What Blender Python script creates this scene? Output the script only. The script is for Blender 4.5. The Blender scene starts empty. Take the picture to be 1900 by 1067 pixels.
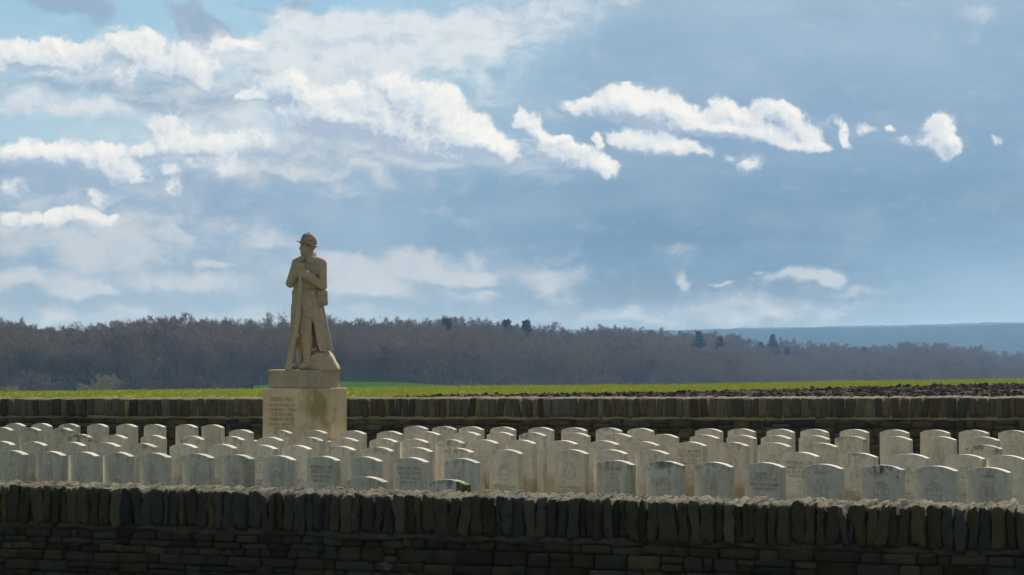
import bpy, bmesh, math, random
import numpy as np
from mathutils import Vector, Matrix

R = math.radians
sc = bpy.context.scene
col = sc.collection

# ------------------------------------------------------------------ camera
F = 4520.0                 # focal length in photo pixels (photo 1900 wide)
HOR = 660.0                # photo row of the true horizon
EYE = 1.80
cam_d = bpy.data.cameras.new("camera")
cam_d.sensor_width = 36.0
cam_d.lens = 36.0 * F / 1900.0
cam_d.clip_start = 0.1
cam_d.clip_end = 30000.0
cam = bpy.data.objects.new("camera", cam_d)
col.objects.link(cam)
cam.location = (0.0, 0.0, EYE)
cam.rotation_euler = (math.pi / 2 + math.atan((HOR - 533.5) / F), 0.0, 0.0)
sc.camera = cam

# ------------------------------------------------------------------ exposure
sc.view_settings.view_transform = 'Standard'
sc.view_settings.look = 'None'
sc.view_settings.exposure = 0.30
sc.view_settings.gamma = 1.0
sc.view_settings.use_curve_mapping = False
sc.render.engine = 'CYCLES'
sc.cycles.use_denoising = True
sc.cycles.denoising_input_passes = 'RGB_ALBEDO_NORMAL'
sc.cycles.adaptive_threshold = 0.004
sc.cycles.max_bounces = 8
sc.cycles.diffuse_bounces = 4
sc.cycles.volume_bounces = 1
sc.cycles.sample_clamp_indirect = 6.0

# ------------------------------------------------------------------ sun
SUN_EL = R(40.0)
SUN_AZ = R(27.0)           # to the right of the view direction (+Y)
sun_dir = Vector((math.sin(SUN_AZ) * math.cos(SUN_EL), math.cos(SUN_AZ) * math.cos(SUN_EL), math.sin(SUN_EL)))
sun_d = bpy.data.lights.new("sun", 'SUN')
sun_d.energy = 5.0
sun_d.angle = R(0.53)
sun_d.color = (1.0, 0.95, 0.86)
sun = bpy.data.objects.new("sun", sun_d)
col.objects.link(sun)
sun.rotation_euler = (-sun_dir).to_track_quat('-Z', 'Y').to_euler()
sun.location = (30, 80, 120)


def lin(r, g, b):
    def f(c):
        c /= 255.0
        return c / 12.92 if c <= 0.04045 else ((c + 0.055) / 1.055) ** 2.4
    return (f(r), f(g), f(b), 1.0)


# ------------------------------------------------------------------ node helpers
class NT:
    """small helper that strings shader nodes together"""
    def __init__(self, tree):
        self.t = tree

    def node(self, kind, ins=None, **props):
        n = self.t.nodes.new(kind)
        for k, v in props.items():
            setattr(n, k, v)
        for k, v in (ins or {}).items():
            if v is None:
                continue
            if isinstance(v, bpy.types.NodeSocket):
                self.t.links.new(v, n.inputs[k])
            else:
                n.inputs[k].default_value = v
        return n

    def m(self, op, a, b=None, c=None, clamp=False):
        n = self.node('ShaderNodeMath', {0: a, 1: b, 2: c}, operation=op)
        n.use_clamp = clamp
        return n.outputs[0]

    def v(self, op, a, b=None, out=0):
        n = self.node('ShaderNodeVectorMath', {0: a, 1: b}, operation=op)
        return n.outputs[out]

    def smooth(self, x, a, b, lo=0.0, hi=1.0):
        n = self.node('ShaderNodeMapRange', {0: x, 1: a, 2: b, 3: lo, 4: hi}, interpolation_type='SMOOTHSTEP')
        return n.outputs[0]

    def lerp(self, x, a, b, lo=0.0, hi=1.0):
        n = self.node('ShaderNodeMapRange', {0: x, 1: a, 2: b, 3: lo, 4: hi}, interpolation_type='LINEAR')
        n.clamp = True
        return n.outputs[0]

    def mix(self, f, a, b, mode='MIX'):
        n = self.node('ShaderNodeMix', None, data_type='RGBA', blend_type=mode)
        for i, v_ in ((0, f), (6, a), (7, b)):
            if isinstance(v_, bpy.types.NodeSocket):
                self.t.links.new(v_, n.inputs[i])
            else:
                n.inputs[i].default_value = v_
        return n.outputs[2]

    def noise(self, vec, scale, detail=4.0, rough=0.55, dist=0.0, out=0, lac=2.0, dims='3D'):
        n = self.node('ShaderNodeTexNoise', {'Vector': vec, 'Scale': scale, 'Detail': detail,
                                             'Roughness': rough, 'Distortion': dist, 'Lacunarity': lac},
                      noise_dimensions=dims)
        return n.outputs[out]

    def ramp(self, x, stops, interp='LINEAR'):
        n = self.node('ShaderNodeValToRGB', {0: x})
        cr = n.color_ramp
        cr.interpolation = interp
        while len(cr.elements) < len(stops):
            cr.elements.new(0.5)
        for e, (p, c) in zip(cr.elements, stops):
            e.position = p
            e.color = c
        return n.outputs[0]


# ------------------------------------------------------------------ sky
world = bpy.data.worlds.new("World")
world.use_nodes = True
wt = world.node_tree
wt.nodes.clear()
W = NT(wt)
gen = W.node('ShaderNodeTexCoord').outputs['Generated']
sep = W.node('ShaderNodeSeparateXYZ', {0: gen})
dx, dy, dz = sep.outputs
azim = W.m('ARCTAN2', dx, dy)
elev = W.m('ARCSINE', dz)
# sky coordinates: hundredths of a 4520-unit radian, counted from a point left of and above the view
su = W.m('MULTIPLY_ADD', azim, 45.2, 9.50)
sv = W.m('MULTIPLY_ADD', elev, -45.2, 6.60)
P0 = W.node('ShaderNodeCombineXYZ', {0: su, 1: sv, 2: 0.0}).outputs[0]
# domain warp breaks the round seeds of the clouds
w1 = W.v('SUBTRACT', W.noise(P0, 0.9, 3.0, 0.5, out=1), (0.5, 0.5, 0.5))
w2 = W.v('SUBTRACT', W.noise(P0, 3.2, 4.0, 0.6, out=1), (0.5, 0.5, 0.5))
wm = W.node('ShaderNodeVectorMath', {0: w1, 'Scale': 0.62}, operation='SCALE').outputs[0]
wf = W.node('ShaderNodeVectorMath', {0: w2, 'Scale': 0.24}, operation='SCALE').outputs[0]
Pw = W.v('ADD', W.v('ADD', P0, wm), wf)
Pw_soft = W.v('ADD', P0, W.node('ShaderNodeVectorMath', {0: w1, 'Scale': 1.1}, operation='SCALE').outputs[0])


def blobs(T, P, items):
    """sum of soft elliptical cloud seeds; items: (x, y, rx, ry, turn, strength) in sky units * 100"""
    # the running sum rides in z, so that each seed is worked out after the one before it
    Q = T.v('MULTIPLY', P, (1.0, 1.0, 0.0))
    for (x, y, rx, ry, a, s) in items:
        mp = T.node('ShaderNodeMapping', {'Vector': Q, 'Location': (x / 100, y / 100, 0), 'Rotation': (0, 0, R(a)),
                                          'Scale': (rx / 100, ry / 100, 1e6)}, vector_type='TEXTURE')
        ln = T.v('LENGTH', mp.outputs[0], out=1)
        g = T.smooth(ln, 1.6, 0.15, 0.0, s)
        Q = T.v('ADD', Q, T.node('ShaderNodeCombineXYZ', {2: g}).outputs[0])
    return T.node('ShaderNodeSeparateXYZ', {0: Q}).outputs[2]


# crisp cumulus heads
CUM = [
    # the long bank left of the middle
    (515, 165, 44, 34, 0, 1.1), (545, 150, 26, 20, 0, .7), (466, 188, 26, 11, 10, .85), (575, 195, 60, 42, 20, 1), (640, 205, 64, 42, 10, .95),
    (665, 180, 34, 18, 0, .5), (722, 168, 34, 28, 20, 1.1), (780, 190, 62, 34, 20, 1), (830, 215, 66, 38, 25, 1), (880, 248, 60, 36, 25, 1),
    (925, 280, 46, 20, 14, 1), (850, 272, 90, 24, 0, .9), (740, 240, 80, 34, 10, .6), (560, 228, 80, 22, 0, .55), (780, 285, 90, 14, 0, .5),
    (966, 226, 14, 16, 30, .75), (985, 244, 24, 20, 35, .7), (1008, 262, 34, 16, 28, .62), (1040, 283, 36, 20, 18, .68), (1085, 294, 44, 18, 22, .72), (1120, 312, 32, 18, 20, .85), (1015, 288, 46, 20, 18, .42), (1060, 308, 56, 14, 14, .40), (995, 222, 12, 14, 20, .4), (1040, 262, 20, 12, 10, .4), (1078, 276, 22, 12, 20, .4),
    (1050, 256, 12, 7, 0, .85), (1106, 262, 8, 18, 0, .8),
    # the detached heads to the right
    (1085, 192, 40, 16, 0, .7), (1130, 200, 40, 20, 10, .8), (1152, 180, 34, 20, 0, 1), (1185, 188, 36, 24, 10, 1), (1215, 214, 66, 30, 10, 1),
    (1290, 234, 62, 22, 10, 1), (1245, 192, 28, 22, 30, .5), (1340, 245, 56, 13, 6, .95), (1345, 208, 28, 18, 0, .95), (1385, 224, 34, 18, 20, .75),
    (1438, 212, 36, 18, 15, 1), (1475, 234, 40, 26, 28, .7), (1420, 258, 76, 13, 8, .9), (1515, 267, 32, 11, 0, 1),
    (1462, 270, 28, 9, 0, .8), (1500, 250, 30, 18, 20, .4),
    (1150, 254, 30, 17, 0, .95), (1200, 266, 60, 22, 8, 1), (1255, 284, 50, 17, 6, 1.05),
    (1545, 226, 26, 11, 0, .46), (1566, 246, 10, 30, -30, .50), (1604, 241, 24, 12, 0, .34), (1651, 246, 13, 9, 20, .38),
    (1735, 246, 30, 26, 20, 1), (1742, 274, 30, 22, 0, .9), (1695, 268, 30, 14, 0, .55), (1837, 263, 14, 11, 0, .36),
    (1385, 301, 34, 18, 0, .46), (1344, 296, 12, 10, 0, .34),
    (1390, 240, 56, 22, 8, .6), (1300, 226, 56, 24, 8, .6), (1210, 200, 50, 20, 10, .5),
    (690, 215, 80, 40, 6, .6), (800, 245, 80, 40, 10, .7), (860, 270, 80, 30, 8, .7), (620, 240, 90, 30, 4, .5), (900, 262, 50, 26, 14, .5),
    # left banks
    (40, 112, 80, 24, 0, .9), (140, 106, 95, 24, 0, 1), (235, 88, 48, 26, 20, .85), (300, 112, 76, 32, 10, .95),
    (372, 125, 38, 40, 0, 1), (110, 138, 130, 18, 0, .6), (243, 154, 26, 15, 0, .7), (440, 85, 60, 14, -6, .6),
    (40, 296, 80, 22, 0, .95), (130, 300, 86, 24, 5, 1), (215, 312, 58, 26, 20, 1), (262, 283, 40, 12, 0, .85),
    (316, 244, 38, 36, 0, .95), (350, 272, 85, 24, 0, .85), (440, 266, 70, 20, 0, .65), (418, 308, 32, 24, 40, .75),
    (317, 318, 22, 16, 30, .55), (70, 404, 60, 12, 4, .75), (135, 406, 60, 14, 0, .85), (185, 410, 36, 12, 0, .65), (110, 420, 110, 16, 0, .36), (188, 374, 34, 18, 0, .44),
    (36, 350, 28, 18, 0, .40), (325, 358, 20, 18, 0, .42), (365, 305, 24, 15, 0, .5),
]
# hollows of the cumulus that lie in its own shade
HOLLOW = [
    (535, 205, 36, 18, 10, .5), (500, 212, 26, 12, 0, .4), (745, 208, 46, 16, 18, .45), (690, 236, 40, 14, 10, .3), (610, 262, 84, 24, 4, 1.0), (700, 284, 70, 14, 4, .7),
    (1330, 225, 20, 10, 0, .6), (1395, 238, 26, 9, 10, .6), (1170, 222, 60, 8, 8, .4), (1470, 252, 30, 8, 20, .5),
    (60, 134, 70, 9, 0, .6), (200, 138, 60, 12, 5, .5), (330, 150, 40, 10, 20, .4), (60, 322, 60, 10, 0, .6), (160, 332, 50, 10, 10, .6), (380, 285, 40, 8, 0, .5),
]
# thin, soft bright cloud
SOFT = [
    (200, 470, 280, 60, 0, .32), (110, 385, 220, 36, 0, .34), (430, 450, 160, 46, 0, .34), (800, 500, 300, 50, 0, .18), (380, 240, 90, 40, 0, .35),
    (700, 100, 300, 70, 0, 0.35), (640, 250, 200, 50, 10, 0.30), (260, 140, 300, 60, 0, 0.25),
    (560, 36, 100, 16, 8, 0.90), (700, 42, 190, 22, 0, 1.00), (520, 84, 140, 30, -8, 0.90), (700, 95, 240, 55, 0, 0.75), (640, 130, 130, 30, 0, 0.40),
    (880, 50, 170, 60, -10, 0.50), (1020, 20, 240, 60, -20, 0.50), (620, 150, 90, 30, 0, 0.40),
    (140, 212, 120, 18, 0, 0.90), (60, 195, 90, 26, 0, 0.60), (210, 205, 34, 22, 0, 0.50), (270, 222, 36, 16, 10, 0.60),
    (330, 285, 260, 60, 0, 0.40), (640, 290, 330, 60, 0, 0.38), (430, 210, 120, 60, 0, 0.35), (260, 130, 300, 60, 0, 0.35),
    (40, 440, 110, 32, 0, 0.72), (210, 465, 96, 56, 0, 0.98), (330, 442, 36, 10, 0, 0.98), (80, 528, 120, 20, 5, 1.10),
    (150, 545, 50, 16, 0, 0.78), (350, 528, 100, 20, 0, 1.10), (205, 547, 36, 10, 0, 0.78), (500, 443, 46, 16, 0, 0.91),
    (400, 495, 26, 8, 0, 0.78), (110, 575, 30, 14, 0, 0.72), (655, 490, 60, 22, 12, 1.20), (640, 540, 80, 12, 0, 0.78),
    (700, 530, 70, 18, 10, 0.78), (775, 490, 60, 30, 25, 1.10), (800, 515, 46, 13, 30, 0.91), (875, 529, 46, 13, 0, 1.20),
    (880, 562, 42, 10, 0, 0.78), (880, 490, 26, 14, 40, 0.65), (1025, 535, 50, 26, 20, 0.78), (1040, 500, 60, 36, 0, 0.45),
    (1255, 462, 46, 10, 0, 0.59), (1270, 514, 19, 13, 60, 1.17), (1333, 526, 18, 5, 0, 1.04), (1408, 508, 15, 5, 0, 0.78),
    (1500, 516, 78, 14, 0, 1.20), (1548, 522, 36, 11, 20, 0.78), (1480, 560, 200, 44, 0, 0.45), (1585, 548, 36, 7, 0, 0.65),
    (1250, 580, 280, 26, 0, 0.65), (820, 395, 70, 16, 15, 0.50), (640, 355, 70, 14, 5, 0.50), (580, 320, 90, 16, 5, 0.55),
    (690, 320, 50, 12, 20, 0.50), (1000, 320, 60, 22, 20, 0.60), (930, 185, 100, 36, 20, 0.42), (1810, 46, 40, 20, 30, 0.50),
    (600, 590, 420, 26, 0, 0.39), (200, 590, 400, 18, 0, 0.45), (820, 300, 130, 16, 0, 0.45), (700, 510, 280, 46, 0, 0.52),
    (300, 360, 60, 30, 0, 0.40), (60, 375, 90, 20, 0, 0.35), (450, 330, 60, 40, 0, 0.30), (330, 400, 160, 40, 0, 0.25),
]
# grey-blue shaded cloud
GREY = [
    (100, 20, 56, 24, 12, 1.7), (182, 14, 34, 28, 10, 1.7), (365, 58, 60, 26, 30, 1.8), (395, 82, 42, 28, 30, 1.3),
    (490, 12, 64, 8, 4, .9), (545, 12, 24, 10, 25, .6), (320, 178, 130, 36, 8, 1.05), (270, 200, 56, 22, 0, .6),
    (180, 165, 100, 22, 0, .7), (60, 170, 100, 24, 0, .6), (400, 200, 90, 34, 0, .5), (600, 272, 90, 26, 5, 1.1),
    (690, 282, 90, 24, 5, 1.0), (560, 300, 110, 26, 0, .8), (760, 320, 200, 20, 4, .5), (720, 200, 44, 18, 20, .4), (120, 350, 130, 28, 10, .8), (330, 345, 110, 34, 0, .75),
    (100, 440, 140, 14, 0, .4), (250, 385, 150, 20, 0, .55), (480, 380, 200, 60, 0, .6), (350, 490, 80, 20, 0, .4),
    (450, 400, 170, 26, 0, .4), (60, 500, 130, 16, 0, .4), (480, 320, 70, 24, 0, .6), (1380, 268, 70, 9, 5, .35),
    (455, 150, 70, 24, 0, .6), (520, 130, 60, 16, 0, .45), (445, 72, 20, 9, 0, .6), (800, 370, 200, 40, 0, .4),
]


def puff(T, P):
    """billowy detail: rounded cells at several sizes plus turbulence"""
    v1 = T.node('ShaderNodeTexVoronoi', {'Vector': P, 'Scale': 2.6, 'Detail': 3.0, 'Roughness': 0.62, 'Lacunarity': 2.3},
                feature='F1', voronoi_dimensions='2D', normalize=True).outputs['Distance']
    n1 = T.noise(P, 1.9, 7.0, 0.62)
    n3 = T.noise(P, 8.0, 4.0, 0.65)
    n1 = T.m('ADD', n1, T.m('MULTIPLY', T.m('SUBTRACT', n3, 0.5), 0.42))
    return T.m('ADD', T.m('SUBTRACT', 0.40, v1), T.m('MULTIPLY', T.m('SUBTRACT', n1, 0.5), 1.5))


def cloud_layers(T, Pw, Pw_soft, sv, base, x0, x1, y0, y1):
    """cloud colours inside one window of the sky, from the seeds that reach into it"""
    def reach(items, pad):
        out = []
        for it in items:
            ca, sa = abs(math.cos(R(it[4]))), abs(math.sin(R(it[4])))
            ex = (it[2] * ca + it[3] * sa) * 1.6 + pad
            ey = (it[2] * sa + it[3] * ca) * 1.6 + pad
            if it[0] + ex > x0 and it[0] - ex < x1 and it[1] + ey > y0 and it[1] - ey < y1:
                out.append(it)
        return out
    skyc = base
    # grey cloud
    it = reach(GREY, 45)
    if it:
        gd = blobs(T, Pw_soft, it)
        gn = T.noise(Pw_soft, 1.5, 5.0, 0.55)
        g_a = T.smooth(T.m('ADD', T.m('MINIMUM', gd, 1.1), T.m('MULTIPLY', T.m('SUBTRACT', gn, 0.5), 1.7)), 0.05, 1.2)
        skyc = T.mix(T.m('MULTIPLY', g_a, 0.85), skyc, T.mix(gn, lin(124, 150, 180), lin(168, 186, 206)))
    # soft cloud
    it = reach(SOFT, 30)
    if it:
        sd = blobs(T, Pw, it)
        snz = T.noise(T.node('ShaderNodeMapping', {'Vector': Pw, 'Scale': (0.8, 1.5, 1.0)}).outputs[0], 2.0, 7.0, 0.6)
        sn2 = T.noise(Pw, 3.6, 6.0, 0.62)
        s_d = T.m('ADD', T.m('MINIMUM', sd, 1.45), T.m('MULTIPLY', T.m('SUBTRACT', snz, 0.5), 1.9))
        s_a = T.smooth(s_d, 0.05, 1.35)
        softc = T.mix(T.smooth(sv, 1.0, 5.0), lin(228, 232, 234), lin(198, 203, 208))
        softc = T.mix(T.smooth(T.m('ADD', snz, T.m('MULTIPLY', sn2, 0.6)), 0.92, 0.55, 0, 0.55), softc, lin(176, 194, 214))
        skyc = T.mix(T.m('MULTIPLY', s_a, 0.86), skyc, softc)
    # cumulus: bright where thin and on the side turned up and to the right, where the sun is
    it = reach(CUM, 45)
    if it:
        B0 = blobs(T, Pw, it)
        D0 = T.m('ADD', B0, T.m('MULTIPLY', puff(T, Pw), T.smooth(B0, 0.02, 0.45, 0.0, 1.45)))
        Pl = T.v('ADD', Pw, (0.10, -0.13, 0.0))
        B1 = blobs(T, Pl, it)
        D1 = T.m('ADD', B1, T.m('MULTIPLY', puff(T, Pl), T.smooth(B1, 0.02, 0.45, 0.0, 1.45)))
        B2 = blobs(T, T.v('ADD', Pw, (0.26, -0.30, 0.0)), it)
        rim = T.m('SUBTRACT', D0, D1)
        broad = T.m('SUBTRACT', B0, B2)
        # ragged but crisp towards the sun, melting into the shade on the other side
        bc = T.m('MAXIMUM', T.m('MINIMUM', broad, 1.0), -1.0)
        c_a = T.smooth(D0, T.smooth(bc, 0.3, -0.8, 0.08, -0.02), T.smooth(bc, 0.3, -0.8, 0.80, 1.02))
        thick = T.m('SUBTRACT', 1.3, T.m('MINIMUM', D0, 2.6))
        lit = T.m('ADD', T.m('MULTIPLY', rim, 0.55), T.m('ADD', T.m('MULTIPLY', T.m('MAXIMUM', bc, 0.0), 0.04), T.m('MULTIPLY', T.m('MINIMUM', bc, 0.0), 0.12)))
        hol = reach(HOLLOW, 45)
        if hol:
            hs = T.m('MULTIPLY', blobs(T, Pw_soft, hol), T.m('ADD', T.m('MULTIPLY', T.noise(Pw, 2.6, 5, 0.6), 1.2), -0.1))
            lit = T.m('SUBTRACT', lit, T.m('MULTIPLY', hs, 0.75))
        lit = T.lerp(lit, -0.52, 0.62)
        cumc = T.ramp(lit, [(0.0, lin(168, 184, 205)), (0.16, lin(188, 201, 217)), (0.34, lin(207, 216, 226)), (0.52, lin(222, 228, 232)),
                            (0.74, lin(234, 236, 236)), (1.0, lin(249, 247, 242))])
        far_warm = T.smooth(sv, 3.3, 4.6)
        cumc = T.mix(T.m('MULTIPLY', far_warm, 0.5), cumc, lin(222, 224, 222))
        skyc = T.mix(T.m('MULTIPLY', c_a, 0.94), skyc, cumc)
    return skyc



def cloud_window(name, *box):
    g = bpy.data.node_groups.new(name, 'ShaderNodeTree')
    for k, kind in (('P', 'Vector'), ('P_soft', 'Vector'), ('row', 'Float'), ('clear', 'Color')):
        g.interface.new_socket(k, in_out='INPUT', socket_type='NodeSocket' + kind)
    g.interface.new_socket('Color', in_out='OUTPUT', socket_type='NodeSocketColor')
    i = g.nodes.new('NodeGroupInput').outputs
    c = cloud_layers(NT(g), i[0], i[1], i[2], i[3], *box)
    g.links.new(c, g.nodes.new('NodeGroupOutput').inputs[0])
    n = wt.nodes.new('ShaderNodeGroup')
    n.node_tree = g
    for k, v_ in enumerate((Pw, Pw_soft, sv, base)):
        wt.links.new(v_, n.inputs[k])
    return n.outputs[0]


# ---- clear air behind the clouds, and the veil of rain cloud to the right
tv = W.lerp(sv, 0.0, 6.6)


def vr(stops):
    return W.ramp(tv, [(y / 660.0, lin(*c)) for y, c in stops])


left = vr([(0, (158, 200, 225)), (120, (166, 201, 221)), (260, (174, 204, 220)), (330, (140, 171, 198)),
           (430, (132, 163, 191)), (520, (136, 160, 184)), (580, (138, 156, 174)), (660, (138, 152, 166))])
right = vr([(0, (156, 182, 204)), (60, (150, 178, 202)), (160, (142, 171, 197)), (240, (132, 162, 190)),
            (310, (126, 157, 185)), (380, (110, 142, 171)), (440, (98, 130, 161)), (490, (102, 134, 163)),
            (540, (106, 126, 148)), (590, (112, 124, 140)), (660, (114, 122, 134))])
lr_n = W.noise(P0, 0.45, 3.0, 0.5)
lr = W.smooth(W.m('ADD', su, W.m('MULTIPLY', W.m('SUBTRACT', lr_n, 0.5), 3.5)), 6.0, 12.5)
base = W.mix(lr, left, right)
# blue rain shade low on the right edge
rs = W.smooth(su, 14.5, 17.5)
rs2 = W.m('MULTIPLY', rs, W.smooth(sv, 3.4, 5.0))
base = W.mix(W.m('MULTIPLY', rs2, 0.75), base, lin(134, 166, 196))
# large uneven streaks in the veil
vs = W.node('ShaderNodeMapping', {'Vector': P0, 'Scale': (0.5, 1.2, 1.0), 'Rotation': (0, 0, R(-14))}).outputs[0]
vn = W.noise(vs, 0.8, 5.0, 0.55)
base = W.mix(W.smooth(vn, 0.35, 0.75, 0.0, 0.24), base, lin(182, 200, 216))
base = W.mix(W.smooth(vn, 0.62, 0.30, 0.0, 0.20), base, lin(126, 156, 184))


# ---- the clouds, worked out window by window so that each ray only meets the seeds near it
XS = [-400, 300, 620, 1000, 1350, 2300]
YS = [-500, 200, 360, 700]


def background(c):
    return W.node('ShaderNodeBackground', {'Color': c, 'Strength': 0.812}).outputs[0]


def split(value, edge, lo, hi):
    n = wt.nodes.new('ShaderNodeMixShader')
    wt.links.new(W.m('GREATER_THAN', value, edge), n.inputs[0])
    wt.links.new(lo, n.inputs[1])
    wt.links.new(hi, n.inputs[2])
    return n.outputs[0]


cols = []
for ix in range(len(XS) - 1):
    cell = None
    for iy in range(len(YS) - 1):
        c = background(cloud_window('cloud_window', XS[ix], XS[ix + 1], YS[iy], YS[iy + 1]))
        cell = c if cell is None else split(sv, YS[iy] / 100.0, cell, c)
    cols.append(cell)
view = cols[0]
for ix in range(1, len(cols)):
    view = split(su, XS[ix] / 100.0, view, cols[ix])

# ---- above and around the photographed part: Nishita sky with broken cloud
nish = W.node('ShaderNodeTexSky', None, sky_type='NISHITA')
nish.sun_disc = False
nish.sun_elevation = SUN_EL
nish.sun_rotation = SUN_AZ
nish.air_density = 1.0
nish.dust_density = 1.5
nishc = W.mix(1.0, nish.outputs[0], (0.07, 0.07, 0.07, 1.0), 'MULTIPLY')
bn = W.noise(gen, 2.6, 6.0, 0.6)
ba = W.smooth(bn, 0.44, 0.62)
away = W.m('MULTIPLY_ADD', dy, 0.5, 0.5)
allc = W.mix(W.m('MULTIPLY', ba, 0.9), nishc, W.mix(away, lin(176, 178, 180), lin(180, 184, 188)))
# below the horizon: dull earth
allc = W.mix(W.smooth(elev, R(0.3), R(-0.3)), allc, (0.10, 0.11, 0.09, 1.0))
off = W.m('MAXIMUM', W.m('MAXIMUM', W.smooth(elev, R(9.5), R(20.0)), W.smooth(W.m('ABSOLUTE', azim), R(15), R(30))),
          W.smooth(elev, R(0.0), R(-0.5)))
blend = wt.nodes.new('ShaderNodeMixShader')
wt.links.new(off, blend.inputs[0])
wt.links.new(view, blend.inputs[1])
wt.links.new(background(allc), blend.inputs[2])
wo = W.node('ShaderNodeOutputWorld')
wt.links.new(blend.outputs[0], wo.inputs['Surface'])
world.cycles.sampling_method = 'MANUAL'
world.cycles.sample_map_resolution = 512
sc.world = world

# ================================================================== helpers
rng = np.random.default_rng(11)
random.seed(5)


def PX(px, Z):
    return (px - 950.0) / F * Z


def PZ(py, Z):
    return EYE - (py - HOR) / F * Z


def link(o):
    col.objects.link(o)
    return o


def tag(o, label=None, cat=None, group=None, kind=None):
    if label:
        o['label'] = label
    if cat:
        o['category'] = cat
    if group:
        o['group'] = group
    if kind:
        o['kind'] = kind
    return o


def empty(name, loc, rz=0.0):
    o = bpy.data.objects.new(name, None)
    o.location = loc
    o.rotation_euler = (0, 0, rz)
    o.empty_display_size = 0.2
    return link(o)


def mesh_np(name, verts, faces, smooth=False):
    """mesh from numpy arrays; faces is an (n, k) index array or a list of such arrays"""
    me = bpy.data.meshes.new(name)
    verts = np.asarray(verts, dtype=np.float32)
    fl = faces if isinstance(faces, list) else [faces]
    fl = [np.asarray(f, dtype=np.int32) for f in fl if len(f)]
    nl = sum(f.size for f in fl)
    nf = sum(len(f) for f in fl)
    me.vertices.add(len(verts))
    me.vertices.foreach_set('co', verts.ravel())
    me.loops.add(nl)
    me.loops.foreach_set('vertex_index', np.concatenate([f.ravel() for f in fl]))
    me.polygons.add(nf)
    sizes = np.concatenate([np.full(len(f), f.shape[1], dtype=np.int32) for f in fl])
    starts = np.concatenate([[0], np.cumsum(sizes)[:-1]]).astype(np.int32)
    me.polygons.foreach_set('loop_start', starts)
    me.polygons.foreach_set('loop_total', sizes)
    if smooth:
        me.polygons.foreach_set('use_smooth', np.ones(nf, dtype=bool))
    me.update(calc_edges=True)
    me.validate()
    return me


def attr(me, name, data):
    a = me.attributes.new(name, 'FLOAT', 'POINT')
    a.data.foreach_set('value', np.asarray(data, dtype=np.float32))


def obj(name, me, mat=None, parent=None, loc=None, rz=None):
    o = bpy.data.objects.new(name, me)
    if mat is not None and not me.materials:
        me.materials.append(mat)
    link(o)
    if parent is not None:
        o.parent = parent
    if loc is not None:
        o.location = loc
    if rz is not None:
        o.rotation_euler = (0, 0, rz)
    return o


def material(name, build, rough=0.9):
    m = bpy.data.materials.new(name)
    m.use_nodes = True
    t = m.node_tree
    t.nodes.clear()
    T = NT(t)
    out = t.nodes.new('ShaderNodeOutputMaterial')
    b = t.nodes.new('ShaderNodeBsdfPrincipled')
    b.inputs['Roughness'].default_value = rough
    b.inputs['Specular IOR Level'].default_value = 0.25
    t.links.new(b.outputs[0], out.inputs[0])
    build(T, b, out)
    return m


def put(T, sock, val):
    if isinstance(val, bpy.types.NodeSocket):
        T.t.links.new(val, sock)
    else:
        sock.default_value = val


def bump(T, b, height, strength=0.5, dist=0.02):
    n = T.node('ShaderNodeBump', {'Height': height, 'Strength': strength, 'Distance': dist})
    T.t.links.new(n.outputs[0], b.inputs['Normal'])


def grid_faces(nu, nv):
    i = np.arange(nu - 1)[:, None] * nv + np.arange(nv - 1)[None, :]
    i = i.ravel()
    return np.stack([i, i + nv, i + nv + 1, i + 1], 1)


def wobble(p, seed, freq, n=5):
    """cheap smooth 3D noise in about -1..1 for numpy points"""
    r = np.random.default_rng(seed)
    out = np.zeros(len(p))
    for k in range(n):
        d = r.normal(size=3) * freq
        e = r.normal(size=3) * freq
        out += np.sin(p @ d + r.uniform(0, 6.28)) * np.cos(p @ e + r.uniform(0, 6.28))
    return out / n * 1.6


def value_noise(x, y, seed, freq):
    """2D value noise in 0..1"""
    r = np.random.default_rng(seed)
    tab = r.random((256, 256))
    x = np.asarray(x) * freq
    y = np.asarray(y) * freq
    xi = np.floor(x).astype(int)
    yi = np.floor(y).astype(int)
    fx = x - xi
    fy = y - yi
    fx = fx * fx * (3 - 2 * fx)
    fy = fy * fy * (3 - 2 * fy)
    a = tab[xi & 255, yi & 255]
    b = tab[(xi + 1) & 255, yi & 255]
    c = tab[xi & 255, (yi + 1) & 255]
    d = tab[(xi + 1) & 255, (yi + 1) & 255]
    return (a * (1 - fx) + b * fx) * (1 - fy) + (c * (1 - fx) + d * fx) * fy


def fractal(x, y, seed, freq, octaves=4, gain=0.5):
    s = 0.0
    a = 1.0
    t = 0.0
    for k in range(octaves):
        s = s + a * value_noise(x, y, seed + k, freq * 2 ** k)
        t += a
        a *= gain
    return s / t


# a cube whose faces carry an n x n grid
def cube_grid(n):
    key = {}
    verts, faces = [], []
    for ax in range(3):
        for sg in (-1, 1):
            for i in range(n):
                for j in range(n):
                    q = []
                    for (a, b_) in ((i, j), (i + 1, j), (i + 1, j + 1), (i, j + 1)):
                        p = [0, 0, 0]
                        p[ax] = sg * n
                        p[(ax + 1) % 3] = 2 * a - n
                        p[(ax + 2) % 3] = 2 * b_ - n
                        p = tuple(p)
                        if p not in key:
                            key[p] = len(verts)
                            verts.append([c / n for c in p])
                        q.append(key[p])
                    faces.append(q if sg > 0 else q[::-1])
    return np.array(verts, float), np.array(faces, int)


CUBE = {n: cube_grid(n) for n in (3, 4, 5, 7)}


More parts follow.
